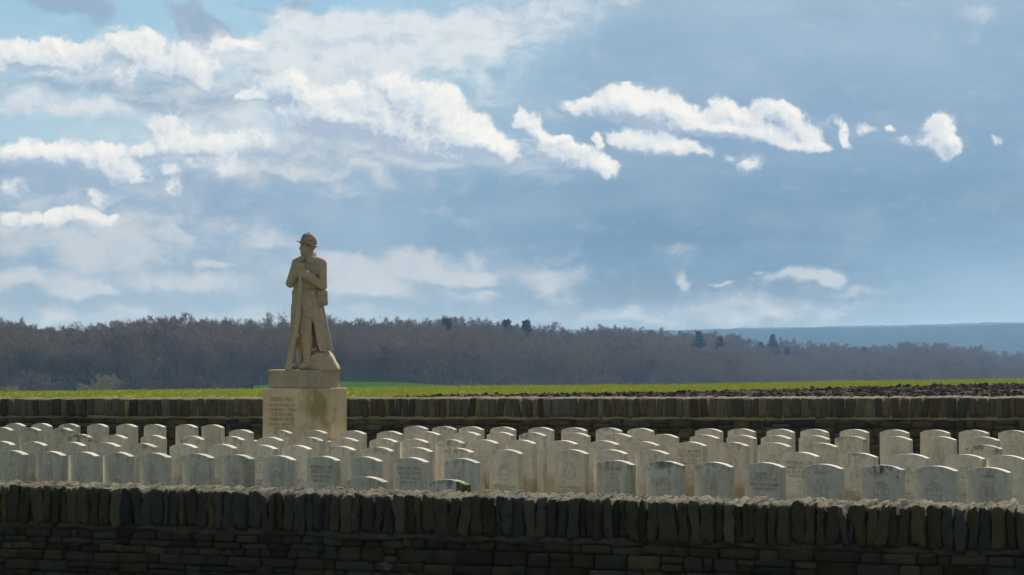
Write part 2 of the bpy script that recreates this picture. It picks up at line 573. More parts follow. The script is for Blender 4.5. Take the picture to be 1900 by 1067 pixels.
class Stones:
    """collects many rough blocks into one mesh"""
    def __init__(self):
        self.v, self.f, self.t, self.h = [], [], [], []
        self.n = 0

    def block(self, c, size, n=4, rnd=9.0, rough=0.012, skew=None, seed=0, tint=0.5, hue=0.5, freq=None, rise=0.0, crag=0.0):
        v, f = CUBE[n]
        mx = np.abs(v).max(1, keepdims=True)
        nk = (np.abs(v) ** rnd).sum(1, keepdims=True) ** (1 / rnd)
        p = v * mx / nk
        p = p * np.asarray(size) / 2.0
        q = p + np.asarray(c)
        fr = freq or 14.0
        d = np.stack([wobble(q, seed * 7 + k, fr) for k in range(3)], 1)
        p = p + d * rough
        if crag:
            d2 = np.stack([wobble(q * np.array([1.0, 1.0, 0.55]), seed * 7 + 11 + k, fr * 3.2, 4) for k in range(3)], 1)
            d2[:, 2] *= 1.5
            p = p + d2 * crag
        if rise:
            p[:, 2] += rise * np.clip(p[:, 1] / size[1] + 0.5, 0, 1) * np.clip(p[:, 2] / size[2] * 2, 0, 1)
        if skew is not None:
            p[:, 0] += skew * p[:, 2]
        p = p + np.asarray(c)
        self.v.append(p)
        self.f.append(f + self.n)
        self.n += len(p)
        self.t.append(np.full(len(p), tint))
        self.h.append(np.full(len(p), hue))

    def mesh(self, name, xf=None):
        v = np.concatenate(self.v)
        if xf is not None:
            v = xf(v)
        me = mesh_np(name, v, np.concatenate(self.f), smooth=True)
        attr(me, 'tint', np.concatenate(self.t))
        attr(me, 'hue', np.concatenate(self.h))
        return me

# ================================================================== land
WK, WZ = 0.41, 37.5        # rear wall line: Y + WK * X = WZ


def interp(tab, x):
    xs, ys = zip(*tab)
    return np.interp(x, xs, ys)


CREST_Y = 185.0
CREST = [(-1500, -1.6), (0, -0.98), (480, -0.78), (650, -0.67), (900, -0.55), (1260, -0.45), (1600, -0.165), (1900, 0.0), (3400, 0.5)]


def field_z(X, Y):
    px = 950 + F * X / np.maximum(Y, 30)
    zc = interp(CREST, px)
    t = np.clip((Y - 40.0) / (CREST_Y - 40.0), 0, None)
    z = np.where(Y <= CREST_Y, zc * np.clip(t, 0, 1), zc - ((Y - CREST_Y) / 30.0) ** 2 * 1.0)
    return z


def m_grass(T, b, out):
    pos = T.node('ShaderNodeNewGeometry').outputs['Position']
    n1 = T.noise(pos, 1.6, 5, 0.6)
    n2 = T.noise(pos, 22.0, 4, 0.7)
    c = T.mix(n1, (0.060, 0.085, 0.018, 1), (0.105, 0.125, 0.030, 1))
    c = T.mix(T.smooth(n2, 0.35, 0.7, 0, 0.5), c, (0.13, 0.12, 0.045, 1))
    b.inputs['Specular IOR Level'].default_value = 0.0
    put(T, b.inputs['Base Color'], c)
    bump(T, b, n2, 0.8, 0.03)


M_LAWN = material('lawn_turf', m_grass)


def m_wheat(T, b, out):
    pos = T.node('ShaderNodeNewGeometry').outputs['Position']
    st = T.node('ShaderNodeMapping', {'Vector': pos, 'Scale': (0.25, 0.05, 0.25), 'Rotation': (0, 0, R(24))}).outputs[0]
    n1 = T.noise(st, 1.0, 4, 0.55)
    n2 = T.noise(pos, 2.2, 5, 0.65)
    c = T.mix(T.smooth(n1, 0.3, 0.7), (0.135, 0.160, 0.010, 1), (0.215, 0.235, 0.020, 1))
    c = T.mix(T.smooth(n2, 0.55, 0.8, 0, 0.55), c, (0.16, 0.14, 0.05, 1))
    b.inputs['Specular IOR Level'].default_value = 0.0
    put(T, b.inputs['Base Color'], c)
    bump(T, b, n2, 0.6, 0.08)


M_WHEAT = material('young_wheat', m_wheat)


def m_soil(T, b, out):
    pos = T.node('ShaderNodeNewGeometry').outputs['Position']
    n1 = T.noise(pos, 0.8, 4, 0.6)
    n2 = T.noise(pos, 9.0, 5, 0.7)
    c = T.mix(n1, (0.026, 0.0145, 0.0085, 1), (0.054, 0.033, 0.020, 1))
    c = T.mix(T.smooth(n2, 0.56, 0.70, 0, 0.8), c, (0.21, 0.165, 0.115, 1))
    b.inputs['Specular IOR Level'].default_value = 0.0
    put(T, b.inputs['Base Color'], c)
    b.inputs['Specular IOR Level'].default_value = 0.03
    bump(T, b, n2, 0.8, 0.05)


M_SOIL = material('ploughed_earth', m_soil)


def strip_sheet(name, Xs, Ds, zfun, mat, kind='structure'):
    """sheet whose rows run parallel to the rear wall"""
    Xg, Dg = np.meshgrid(Xs, Ds, indexing='ij')
    Yg = WZ - WK * Xg + Dg
    Zg = zfun(Xg, Yg)
    v = np.stack([Xg, Yg, Zg], -1).reshape(-1, 3)
    me = mesh_np(name, v, grid_faces(len(Xs), len(Ds)), smooth=True)
    return tag(obj(name, me, mat), kind=kind)


strip_sheet('lawn', np.linspace(-60, 60, 61), np.linspace(-110, 0, 56),
            lambda X, Y: 0.03 * (fractal(X + 100, Y + 100, 3, 0.15, 3) - 0.5), M_LAWN)


def soil_edge(X):
    return 128.5 + 0.73 * X


# the ploughed strip behind the wall and the wheat beyond it share one straight edge
ux = np.concatenate([np.linspace(-120, -12, 30), np.linspace(-11, 40, 240), np.linspace(41, 150, 30)])
ut = np.concatenate([np.linspace(0, 0.6, 20), np.linspace(0.605, 1.0, 170)])
Xg, Tg = np.meshgrid(ux, ut, indexing='ij')
Y0 = WZ - WK * Xg + 0.0
Yg = Y0 + Tg * (np.maximum(soil_edge(Xg), Y0 + 4.0) - Y0)
rough_ = (fractal(Xg, Yg * 0.6, 21, 1.1, 4, 0.6) - 0.45) * 0.34 + (fractal(Xg, Yg, 31, 0.16, 2) - 0.5) * 0.15
Zg = field_z(Xg, Yg) + rough_ * np.clip((Yg - Y0) / 3.0, 0, 1) * np.clip((1 - Tg) * 30 + 0.35, 0, 1)
tag(obj('ploughed_soil', mesh_np('ploughed_soil', np.stack([Xg, Yg, Zg], -1).reshape(-1, 3), grid_faces(len(ux), len(ut))), M_SOIL),
    kind='structure')

uw = np.linspace(0, 1, 90)
uxw = np.linspace(-120, 150, 200)
Xg, Tg = np.meshgrid(uxw, uw, indexing='ij')
Ys = np.maximum(soil_edge(Xg), WZ - WK * Xg + 4.0)
Yg = Ys + Tg * (np.maximum(230.0, Ys + 20) - Ys)
Zg = field_z(Xg, Yg) + (fractal(Xg + 300, Yg, 41, 0.6, 3) - 0.5) * 0.10
tag(obj('wheat_field', mesh_np('wheat_field', np.stack([Xg, Yg, Zg], -1).reshape(-1, 3), grid_faces(len(uxw), len(uw)), True), M_WHEAT),
    kind='structure')

# clods turned up by the plough
ico = bmesh.new()
bmesh.ops.create_icosphere(ico, subdivisions=1, radius=1.0)
ico_v = np.array([v.co[:] for v in ico.verts])
ico_f = np.array([[v.index for v in f.verts] for f in ico.faces])
ico.free()
nc = 11000
cx = rng.uniform(-6, 36, nc)
ye = soil_edge(cx)
cy = ye - 1.0 - (ye - 92) * rng.random(nc) ** 1.3
keep = cy > 88
cx, cy = cx[keep], cy[keep]
cs = 0.035 + 0.085 * rng.random(len(cx)) ** 2.5
cs[rng.random(len(cx)) < 0.012] *= 2.0
V = []
for k in range(len(cx)):
    d = 1 + 0.55 * rng.normal(size=len(ico_v))[:, None]
    p = ico_v * np.clip(d, 0.35, 1.9) * cs[k] * np.array([1.5, 1.1, 0.75]) * rng.uniform(0.8, 1.3, 3)
    a = rng.uniform(0, 6.28)
    ca, sa = math.cos(a), math.sin(a)
    p = p @ np.array([[ca, sa, 0], [-sa, ca, 0], [0, 0, 1]])
    V.append(p + np.array([cx[k], cy[k], 0]))
V = np.concatenate(V)
base_z = field_z(np.repeat(cx, 12), np.repeat(cy, 12)) + 0.03 + np.repeat(rng.normal(0, 0.05, len(cx)), 12)
V[:, 2] += base_z
Fc = (ico_f[None] + (np.arange(len(cx)) * 12)[:, None, None]).reshape(-1, 3)
tag(obj('soil_clods', mesh_np('soil_clods', V, Fc), M_SOIL), kind='stuff')


# young wheat: short tufts of blades, thick enough to break up the sheet
def m_blade(T, b, out):
    pos = T.node('ShaderNodeNewGeometry').outputs['Position']
    n1 = T.noise(pos, 0.7, 3, 0.6)
    c = T.mix(n1, (0.150, 0.190, 0.016, 1), (0.280, 0.315, 0.045, 1))
    b.inputs['Specular IOR Level'].default_value = 0.0
    put(T, b.inputs['Base Color'], c)
    tr = T.node('ShaderNodeBsdfTranslucent', {'Color': c})
    mx = T.node('ShaderNodeMixShader', {0: 0.4})
    T.t.links.new(b.outputs[0], mx.inputs[1])
    T.t.links.new(tr.outputs[0], mx.inputs[2])
    T.t.links.new(mx.outputs[0], out.inputs[0])


M_BLADE = material('wheat_blade', m_blade, 0.6)
nb = 36000
bx = rng.uniform(-46, 46, nb)
bs = np.maximum(soil_edge(bx), 100)
by = bs + (192 - bs) * rng.random(nb)
ok = np.abs(bx / by) < 0.26
bx, by = bx[ok], by[ok]
dens = fractal(bx + 200, by, 77, 0.35, 3)
ok = rng.random(len(bx)) < 0.35 + 1.1 * dens
bx, by = bx[ok], by[ok]
nb = len(bx)
bz = field_z(bx, by) + (fractal(bx + 300, by, 41, 0.6, 3) - 0.5) * 0.10
hh = rng.uniform(0.05, 0.13, nb)
tri = np.zeros((nb, 3, 3, 3))
for k in range(3):
    ang = rng.uniform(0, 6.28, nb)
    w = rng.uniform(0.02, 0.05, nb)
    lean = rng.uniform(-0.06, 0.06, (nb, 2))
    ca, sa = np.cos(ang) * w, np.sin(ang) * w
    o_ = rng.uniform(-0.06, 0.06, (nb, 2))
    tri[:, k, 0] = np.stack([bx + o_[:, 0] - ca, by + o_[:, 1] - sa, bz - 0.02], 1)
    tri[:, k, 1] = np.stack([bx + o_[:, 0] + ca, by + o_[:, 1] + sa, bz - 0.02], 1)
    tri[:, k, 2] = np.stack([bx + o_[:, 0] + lean[:, 0], by + o_[:, 1] + lean[:, 1], bz + hh], 1)
tag(obj('wheat_shoots', mesh_np('wheat_shoots', tri.reshape(-1, 3), np.arange(nb * 9).reshape(-1, 3)), M_BLADE), kind='stuff')

# ------------------------------------------------------------------ valley, far field, hills
SKY = [(-1500, 600), (-300, 590), (0, 591), (40, 588), (97, 601), (160, 600), (215, 594), (290, 585), (370, 590), (440, 589), (500, 592), (560, 588),
       (600, 586), (640, 591), (700, 591), (760, 592), (830, 591), (890, 590), (940, 598), (1000, 602), (1060, 608), (1160, 605),
       (1240, 611), (1300, 613), (1366, 622), (1421, 633), (1480, 634), (1520, 632), (1568, 638), (1613, 638), (1663, 641),
       (1700, 632), (1727, 636), (1790, 637), (1819, 643), (1848, 653), (1890, 652), (1960, 656), (2500, 660), (3400, 660)]
ZF = [(-1500, 620), (0, 640), (600, 680), (900, 740), (1200, 860), (1500, 1000), (1900, 1150), (3400, 1300)]
ZD = [(-1500, 150), (0, 160), (600, 190), (900, 240), (1200, 330), (1500, 420), (1900, 520), (3400, 600)]
DY = [(-1500, 28), (600, 30), (1000, 38), (1300, 46), (1500, 52), (1900, 44), (3400, 40)]
TREE_H = 20.0


def wood_ground(px, s):
    """distance and ground height of the wood at photo column px, depth share s"""
    Z = interp(ZF, px) + s * interp(ZD, px)
    y = interp(SKY, px) + (1 - s) * interp(DY, px)
    return Z, EYE + (HOR - y) / F * Z - TREE_H


def valley_z(px, Z):
    zf, g0 = wood_ground(px, 0.0)
    zb, g1 = wood_ground(px, 1.0)
    zc = interp(CREST, px)
    xs = np.stack([np.full_like(zf, 195.0), np.full_like(zf, 300.0), np.full_like(zf, 430.0), zf, zb, zb + 25, zb + 60, zb + 350, np.full_like(zf, 2600.0), np.full_like(zf, 6200.0)])
    bumpz = 5.2 * np.exp(-((px - 690) / 150.0) ** 2)
    zs = np.stack([zc - 1.2, np.full_like(zf, -6.5) + zc, np.full_like(zf, -9.0) + bumpz, g0, g1, g1 + 9, g1 + 9, g1 - 14, np.full_like(zf, -22.0), np.full_like(zf, -22.0)])
    out = np.empty_like(Z)
    for i in range(len(px)):
        out[i] = np.interp(Z[i], xs[:, i], zs[:, i])
    return out


def m_valley(T, b, out):
    pos = T.node('ShaderNodeNewGeometry').outputs['Position']
    n1 = T.noise(pos, 0.01, 4, 0.6)
    n2 = T.noise(pos, 0.08, 5, 0.6)
    c = T.mix(n1, (0.035, 0.034, 0.022, 1), (0.050, 0.042, 0.030, 1))
    c = T.mix(T.smooth(n2, 0.5, 0.7, 0, 0.5), c, (0.05, 0.045, 0.035, 1))
    b.inputs['Specular IOR Level'].default_value = 0.0
    put(T, b.inputs['Base Color'], c)


M_VALLEY = material('valley_ground', m_valley)
pxs = np.linspace(-1400, 3300, 160)
Zs = np.concatenate([np.linspace(196, 620, 40), np.linspace(640, 1800, 120), np.geomspace(1850, 6000, 30)])
Pg, Zg = np.meshgrid(pxs, Zs, indexing='ij')
hz = valley_z(Pg[:, 0], Zg)
tag(obj('terrain', mesh_np('terrain', np.stack([PX(Pg, Zg), Zg, hz], -1).reshape(-1, 3), grid_faces(len(pxs), len(Zs)), True), M_VALLEY),
    kind='structure')


def m_farfield(T, b, out):
    pos = T.node('ShaderNodeNewGeometry').outputs['Position']
    n1 = T.noise(pos, 0.05, 4, 0.6)
    b.inputs['Specular IOR Level'].default_value = 0.0
    put(T, b.inputs['Base Color'], T.mix(n1, (0.030, 0.078, 0.012, 1), (0.040, 0.092, 0.018, 1)))


M_FARFIELD = material('distant_crop', m_farfield, 1.0)
# swell of green crop past the pedestal, cloud shade put into its colour
FARF = [(470, 716), (560, 710), (640, 708), (720, 709), (790, 712), (850, 717), (900, 724)]
pxs = np.linspace(470, 900, 60)
ss = np.linspace(0, 1, 24)
Pg, Sg = np.meshgrid(pxs, ss, indexing='ij')
Zg = 400 + 110 * Sg
ytop = interp(FARF, Pg)
yy = ytop + 24 * (1 - Sg) ** 1.5
hz = EYE + (HOR - yy) / F * Zg
back = np.stack([PX(pxs, 540), np.full_like(pxs, 540.0), EYE + (HOR - interp(FARF, pxs)) / F * 510 - 6], 1)
v = np.stack([PX(Pg, Zg), Zg, hz], -1)
v = np.concatenate([v, back[:, None, :]], 1)
tag(obj('distant_field', mesh_np('distant_field', v.reshape(-1, 3), grid_faces(len(pxs), len(ss) + 1), True), M_FARFIELD), kind='structure')


def m_hill(T, b, out):
    pos = T.node('ShaderNodeNewGeometry').outputs['Position']
    n1 = T.noise(pos, 0.0035, 5, 0.6)
    n2 = T.noise(pos, 0.05, 4, 0.7)
    c = T.mix(n1, (0.010, 0.020, 0.024, 1), (0.022, 0.036, 0.036, 1))  # cloud shade and blue distance put into the base colour of the hill
    c = T.mix(T.smooth(n2, 0.45, 0.7, 0, 0.5), c, (0.014, 0.018, 0.018, 1))
    b.inputs['Specular IOR Level'].default_value = 0.0
    put(T, b.inputs['Base Color'], c)


M_HILL = material('wooded_hill', m_hill)


def ridge(name, prof, Zr, seed, foot):
    """a wooded ridge: rises from the valley to its crest and falls away behind"""
    pxs = np.linspace(-1400, 3300, 900)
    yt = interp(prof, pxs)
    tops = EYE + (HOR - yt) / F * Zr
    sh = np.array([0.0, 0.25, 0.5, 0.75, 0.93, 1.0, 1.02, 1.3, 1.8])
    hs = np.array([0.0, 0.22, 0.50, 0.78, 0.97, 1.0, 0.985, 0.8, 0.0])
    Pg, Sg = np.meshgrid(pxs, sh, indexing='ij')
    Zg = Zr - foot + foot * Sg
    z0 = -26.0
    hz = z0 + (tops[:, None] - z0) * hs[None, :]
    tr = fractal(pxs, pxs * 0, seed, 0.16, 3, 0.75)
    hz += ((tr - 0.5) * 5.0)[:, None] * np.clip(hs[None, :] - 0.3, 0, 1)
    hz += (fractal(Pg, Sg * 40, seed + 3, 0.012, 3) - 0.5) * 4 * hs[None, :]
    me = mesh_np(name, np.stack([PX(Pg, Zg), Zg, hz], -1).reshape(-1, 3), grid_faces(len(pxs), len(sh)), True)
    return tag(obj(name, me, M_HILL), kind='structure')


ridge('hills', [(-1400, 625), (1200, 616), (1366, 610), (1500, 609), (1600, 607.5), (1780, 606), (1850, 602), (1960, 600), (3300, 605)], 4200.0, 51, 1200.0)
ridge('hills', [(-1400, 615), (1300, 612), (1366, 609.5), (1560, 605), (1700, 602.5), (1790, 600.5), (1900, 598), (3300, 596)], 5500.0, 61, 800.0)

# ================================================================== dry-stone walls
def m_wallstone(T, b, out):
    geo = T.node('ShaderNodeNewGeometry')
    pos = geo.outputs['Position']
    tint = T.node('ShaderNodeAttribute', None, attribute_name='tint').outputs['Fac']
    hue = T.node('ShaderNodeAttribute', None, attribute_name='hue').outputs['Fac']
    n1 = T.noise(pos, 9.0, 5, 0.65)
    n2 = T.noise(pos, 45.0, 4, 0.7)
    c = T.ramp(hue, [(0.0, (0.085, 0.092, 0.094, 1)), (0.35, (0.112, 0.106, 0.078, 1)), (0.7, (0.130, 0.113, 0.060, 1)), (0.9, (0.132, 0.106, 0.060, 1)),
                     (1.0, (0.118, 0.080, 0.054, 1))])
    c = T.mix(1.0, c, T.node('ShaderNodeCombineColor', {0: tint, 1: tint, 2: tint}).outputs[0], 'MULTIPLY')
    c = T.mix(T.smooth(n1, 0.35, 0.7, 0, 0.55), c, T.mix(0.5, c, (0.055, 0.055, 0.045, 1)))
    # pale crust of lichen in patches, thick on the weathered upper faces
    up = T.node('ShaderNodeSeparateXYZ', {0: geo.outputs['Normal']}).outputs[2]
    nl = T.noise(pos, 6.0, 6, 0.7)
    lich = T.smooth(T.m('ADD', T.m('MULTIPLY', up, 0.50), nl), 0.80, 1.12)
    c = T.mix(T.m('MULTIPLY', lich, 0.85), c, T.mix(n2, (0.135, 0.120, 0.062, 1), (0.250, 0.228, 0.150, 1)))
    sp = T.smooth(T.noise(pos, 3.1, 5, 0.75), 0.66, 0.74)
    c = T.mix(T.m('MULTIPLY', sp, 0.4), c, (0.26, 0.27, 0.25, 1))
    put(T, b.inputs['Base Color'], c)
    grain = T.noise(T.node('ShaderNodeMapping', {'Vector': pos, 'Scale': (1.0, 1.0, 0.22), 'Rotation': (R(8), R(6), 0)}).outputs[0], 38.0, 4, 0.65)
    h = T.m('ADD', T.m('MULTIPLY', n1, 0.8), T.m('ADD', T.m('MULTIPLY', n2, 0.35), T.m('MULTIPLY', grain, 0.6)))
    bump(T, b, h, 1.0, 0.045)


M_STONE = material('wall_stone', m_wallstone)


def m_mortar(T, b, out):
    pos = T.node('ShaderNodeNewGeometry').outputs['Position']
    n1 = T.noise(pos, 12.0, 5, 0.7)
    put(T, b.inputs['Base Color'], T.mix(n1, (0.030, 0.029, 0.025, 1), (0.105, 0.100, 0.085, 1)))
    bump(T, b, n1, 0.8, 0.02)


M_MORTAR = material('wall_mortar', m_mortar)


def m_joint(T, b, out):
    pos = T.node('ShaderNodeNewGeometry').outputs['Position']
    n1 = T.noise(pos, 8.0, 5, 0.7)
    put(T, b.inputs['Base Color'], T.mix(n1, (0.20, 0.175, 0.105, 1), (0.34, 0.31, 0.21, 1)))


M_JOINT = material('olive_mortar', m_joint)


def m_core(T, b, out):
    pos = T.node('ShaderNodeNewGeometry').outputs['Position']
    n1 = T.noise(pos, 20.0, 4, 0.7)
    put(T, b.inputs['Base Color'], T.mix(n1, (0.030, 0.029, 0.024, 1), (0.060, 0.057, 0.046, 1)))


M_CORE = material('wall_core', m_core)


def build_wall(name, label, k, zc, s0, s1, top, thick, cop_h, wr, seed, course, length, nseg, mortar_col, hue_bias, rise, shine, joint, crag, fit, rgh):
    """upright coping stones over random courses; the wall's front face passes through (0, zc) with slope k"""
    ang = -math.atan(k)
    root = empty(name, (0, zc, 0), ang)
    tag(root, label, 'wall', kind='thing')
    r = np.random.default_rng(seed)
    cop = Stones()
    s = s0
    kk = 0
    while s < s1:
        w = r.uniform(*wr)
        if r.random() < 0.12:
            w *= 1.45
        h = cop_h + r.normal(0, 0.007)
        lift = r.normal(0, 0.005)
        dep = thick + r.normal(0, 0.012)
        tp = top(s)
        cop.block((s + w / 2, thick / 2 + r.normal(0, 0.010), tp - h / 2 + lift), (w * fit, dep, h), n=nseg, rnd=r.uniform(14, 36), rise=rise, crag=crag,
                  rough=rgh, skew=r.normal(0, 0.085), seed=seed + kk, tint=shine * float(np.clip(r.normal(1.0, 0.26), 0.45, 1.7)),
                  hue=float(np.clip(r.beta(1.6, 2.2) + hue_bias, 0, 1)), freq=16.0)
        s += w + r.uniform(0.0, 0.010)
        kk += 1
    obj('coping', cop.mesh('coping'), M_STONE, root)
    body = Stones()
    step = 3.0
    a = s0
    while a < s1:
        e = min(a + step, s1)
        z = top((a + e) / 2) - cop_h - 0.035
        while z > -0.12:
            h = r.uniform(*course)
            s = a - r.uniform(0, length[1])
            while s < e:
                L = r.uniform(*length) * (0.7 if h < 0.07 else 1.0)
                split_ = h > 0.085 and r.random() < 0.3
                parts = [(z - h / 2, h)] if not split_ else [(z - h * 0.25, h * 0.48), (z - h * 0.75, h * 0.48)]
                for (zz, h2) in parts:
                    x0, x1 = max(s, a), min(s + L, e)
                    if x1 - x0 > 0.03:
                        dz = r.normal(0, 0.004)
                        body.block(((x0 + x1) / 2, 0.09 + 0.012 + r.normal(0, 0.008), zz + dz), (x1 - x0 - 0.006, 0.18, h2 - 0.006), n=3 if nseg < 5 else 4,
                                   rnd=r.uniform(12, 28), rough=0.0075, seed=seed + 5000 + kk,
                                   tint=shine * float(np.clip(r.normal(0.78, 0.24), 0.35, 1.5)),
                                   hue=float(np.clip(r.beta(1.8, 2.0) + hue_bias * 0.6, 0, 1)), freq=18.0)
                        kk += 1
                s += L
            z -= h
        a = e
    obj('stone_courses', body.mesh('stone_courses'), M_STONE, root)
    # mortar: a ragged bed below the coping, and the dark core between the stones
    ns = int((s1 - s0) / 0.04)
    ss = np.linspace(s0, s1, ns)
    tt = np.array([top(q) for q in ss])
    prof = [(0.30, -0.015), (0.020, -0.015), (0.004, 0.004), (0.006, 0.028), (0.026, 0.044), (0.30, 0.048)]
    v = np.zeros((ns, len(prof), 3))
    for j, (d, dz) in enumerate(prof):
        nz = fractal(ss, ss * 0 + j * 3.3, seed + j, 6.0, 4, 0.6) - 0.5 + 0.5 * (fractal(ss, ss * 0 + 9, seed + 50, 0.9, 2) - 0.4)
        v[:, j, 0] = ss
        v[:, j, 1] = d + nz * 0.085 + (fractal(ss, ss * 0 + j, seed + 70 + j, 22.0, 3, 0.6) - 0.5) * 0.022
        v[:, j, 2] = tt - cop_h - dz + nz * 0.05
    obj('mortar_bed', mesh_np('mortar_bed', v.reshape(-1, 3), grid_faces(ns, len(prof)), True), mortar_col, root)
    cv = []
    for q in (s0, s1):
        t_ = top(q)
        for (d, z_) in ((0.045, -0.15), (thick - 0.03, -0.15), (thick - 0.03, t_ - 0.06), (0.045, t_ - 0.06)):
            cv.append((q, d, z_))
    cf = [(0, 1, 2, 3), (7, 6, 5, 4), (0, 4, 5, 1), (1, 5, 6, 2), (2, 6, 7, 3), (3, 7, 4, 0)]
    obj('wall_core', mesh_np('wall_core', np.array(cv), np.array(cf)), M_CORE, root)
    if joint:
        jv = []
        for q in (s0, s1):
            t_ = top(q)
            for (d, z_) in ((0.034, -cop_h - 0.02), (0.20, -cop_h - 0.02), (0.20, -0.03), (0.034, -0.03)):
                jv.append((q, d, t_ + z_))
        obj('coping_joints', mesh_np('coping_joints', np.array(jv), np.array(cf)), mortar_col, root)
    return root


build_wall('stone_wall', 'dark stone wall in shade closest to the viewer, with rough upright coping', 0.38, 17.6, -7.5, 7.0,
           lambda s: 0.772, 0.46, 0.285, (0.046, 0.108), 100, (0.040, 0.112), (0.09, 0.33), 7, M_MORTAR, -0.05, 0.016, 0.68, False, 0.0150, 0.98, 0.0110)
build_wall('stone_wall', 'brownish boundary wall behind the graves, its upright coping stones edging the fields', WK, WZ, -17.0, 14.0,
           lambda s: 1.137 + 0.0084 * s * 0.93, 0.46, 0.285, (0.075, 0.15), 900, (0.06, 0.15), (0.16, 0.42), 4, M_JOINT, 0.22, 0.03, 1.2, True, 0.003, 0.90, 0.006)

# ================================================================== headstones
SW, SH, ST, SAG = 0.381, 0.82, 0.076, 0.037
YAW = R(-40.0)
AX = np.array([math.cos(YAW), math.sin(YAW)])          # along a stone's face
BK = np.array([-math.sin(YAW), math.cos(YAW)])         # out of its back


def m_headstone(T, b, out):
    tc = T.node('ShaderNodeTexCoord').outputs['Object']
    rnd = T.node('ShaderNodeObjectInfo').outputs['Random']

    def oa(name):
        return T.node('ShaderNodeAttribute', None, attribute_type='OBJECT', attribute_name=name).outputs['Fac']
    lichen, warm, moss, stain, grey = oa('lichen'), oa('warm'), oa('moss'), oa('stain'), oa('grey')
    off = T.node('ShaderNodeCombineXYZ', {0: T.m('MULTIPLY', rnd, 37.0), 1: T.m('MULTIPLY', rnd, 91.0), 2: T.m('MULTIPLY', rnd, 53.0)}).outputs[0]
    P = T.v('ADD', tc, off)
    sx, sy, sz = T.node('ShaderNodeSeparateXYZ', {0: tc}).outputs
    n1 = T.noise(P, 3.2, 4, 0.6)
    n2 = T.noise(P, 16.0, 5, 0.68)
    n3 = T.noise(P, 90.0, 3, 0.7)
    Pv = T.node('ShaderNodeMapping', {'Vector': P, 'Scale': (1.0, 1.0, 0.10)}).outputs[0]
    nv = T.noise(Pv, 26.0, 4, 0.6)
    c = T.mix(rnd, (0.62, 0.560, 0.440, 1), (0.71, 0.650, 0.525, 1))
    c = T.mix(T.m('MULTIPLY', grey, 0.9), c, (0.60, 0.60, 0.545, 1))  # high grey puts the front row's blue skylit shade into the stone colour
    c = T.mix(T.smooth(n1, 0.35, 0.68, 0, 0.55), c, (0.52, 0.48, 0.385, 1))
    c = T.mix(T.smooth(n2, 0.47, 0.68, 0, 0.60), c, (0.45, 0.415, 0.34, 1))
    c = T.mix(T.smooth(n2, 0.46, 0.26, 0, 0.65), c, (0.75, 0.72, 0.64, 1))
    c = T.mix(T.smooth(nv, 0.52, 0.74, 0, 0.42), c, (0.30, 0.275, 0.22, 1))
    # iron-brown soaking up from the ground and behind the badge
    low = T.smooth(sz, 0.66, 0.25)
    wn = T.m('ADD', low, T.m('MULTIPLY', T.m('SUBTRACT', n1, 0.5), 2.2))
    c = T.mix(T.m('MULTIPLY', T.smooth(wn, 0.25, 0.95), warm), c, (0.40, 0.275, 0.165, 1))
    # black algae running down from the top
    top = T.m('ADD', T.m('MULTIPLY', T.smooth(sz, 0.56, 0.82), 0.42), T.m('ADD', T.m('MULTIPLY', n2, 0.75), T.m('MULTIPLY', nv, 0.35)))
    la = T.m('MULTIPLY', T.smooth(top, 0.86, 1.06), lichen, clamp=True)
    c = T.mix(T.m('MULTIPLY', la, 0.92), c, (0.070, 0.074, 0.068, 1))
    # green algae on the damp edge
    ed = T.m('ADD', T.smooth(sx, 0.02, 0.19), T.m('MULTIPLY', T.m('SUBTRACT', nv, 0.5), 1.8))
    c = T.mix(T.m('MULTIPLY', T.smooth(ed, 0.35, 0.9), moss), c, (0.080, 0.092, 0.022, 1))
    # grime low down
    gr = T.m('ADD', T.smooth(sz, 0.55, 0.2), T.m('MULTIPLY', T.m('SUBTRACT', n1, 0.5), 2.5))
    c = T.mix(T.m('MULTIPLY', T.smooth(gr, 0.2, 1.0), stain), c, (0.125, 0.120, 0.085, 1))
    put(T, b.inputs['Base Color'], c)
    bump(T, b, T.m('ADD', n2, T.m('MULTIPLY', n3, 0.5)), 0.35, 0.006)


M_HEAD = material('portland_stone', m_headstone, 0.88)


def m_carved(T, b, out):
    tc = T.node('ShaderNodeTexCoord').outputs['Object']
    rnd = T.node('ShaderNodeObjectInfo').outputs['Random']
    off = T.node('ShaderNodeCombineXYZ', {0: T.m('MULTIPLY', rnd, 37.0), 2: T.m('MULTIPLY', rnd, 53.0)}).outputs[0]
    n = T.noise(T.v('ADD', tc, off), 22.0, 4, 0.7)
    put(T, b.inputs['Base Color'], T.mix(T.smooth(n, 0.34, 0.68), (0.28, 0.255, 0.20, 1), (0.56, 0.51, 0.41, 1)))


M_CARVE = material('weathered_carving', m_carved)


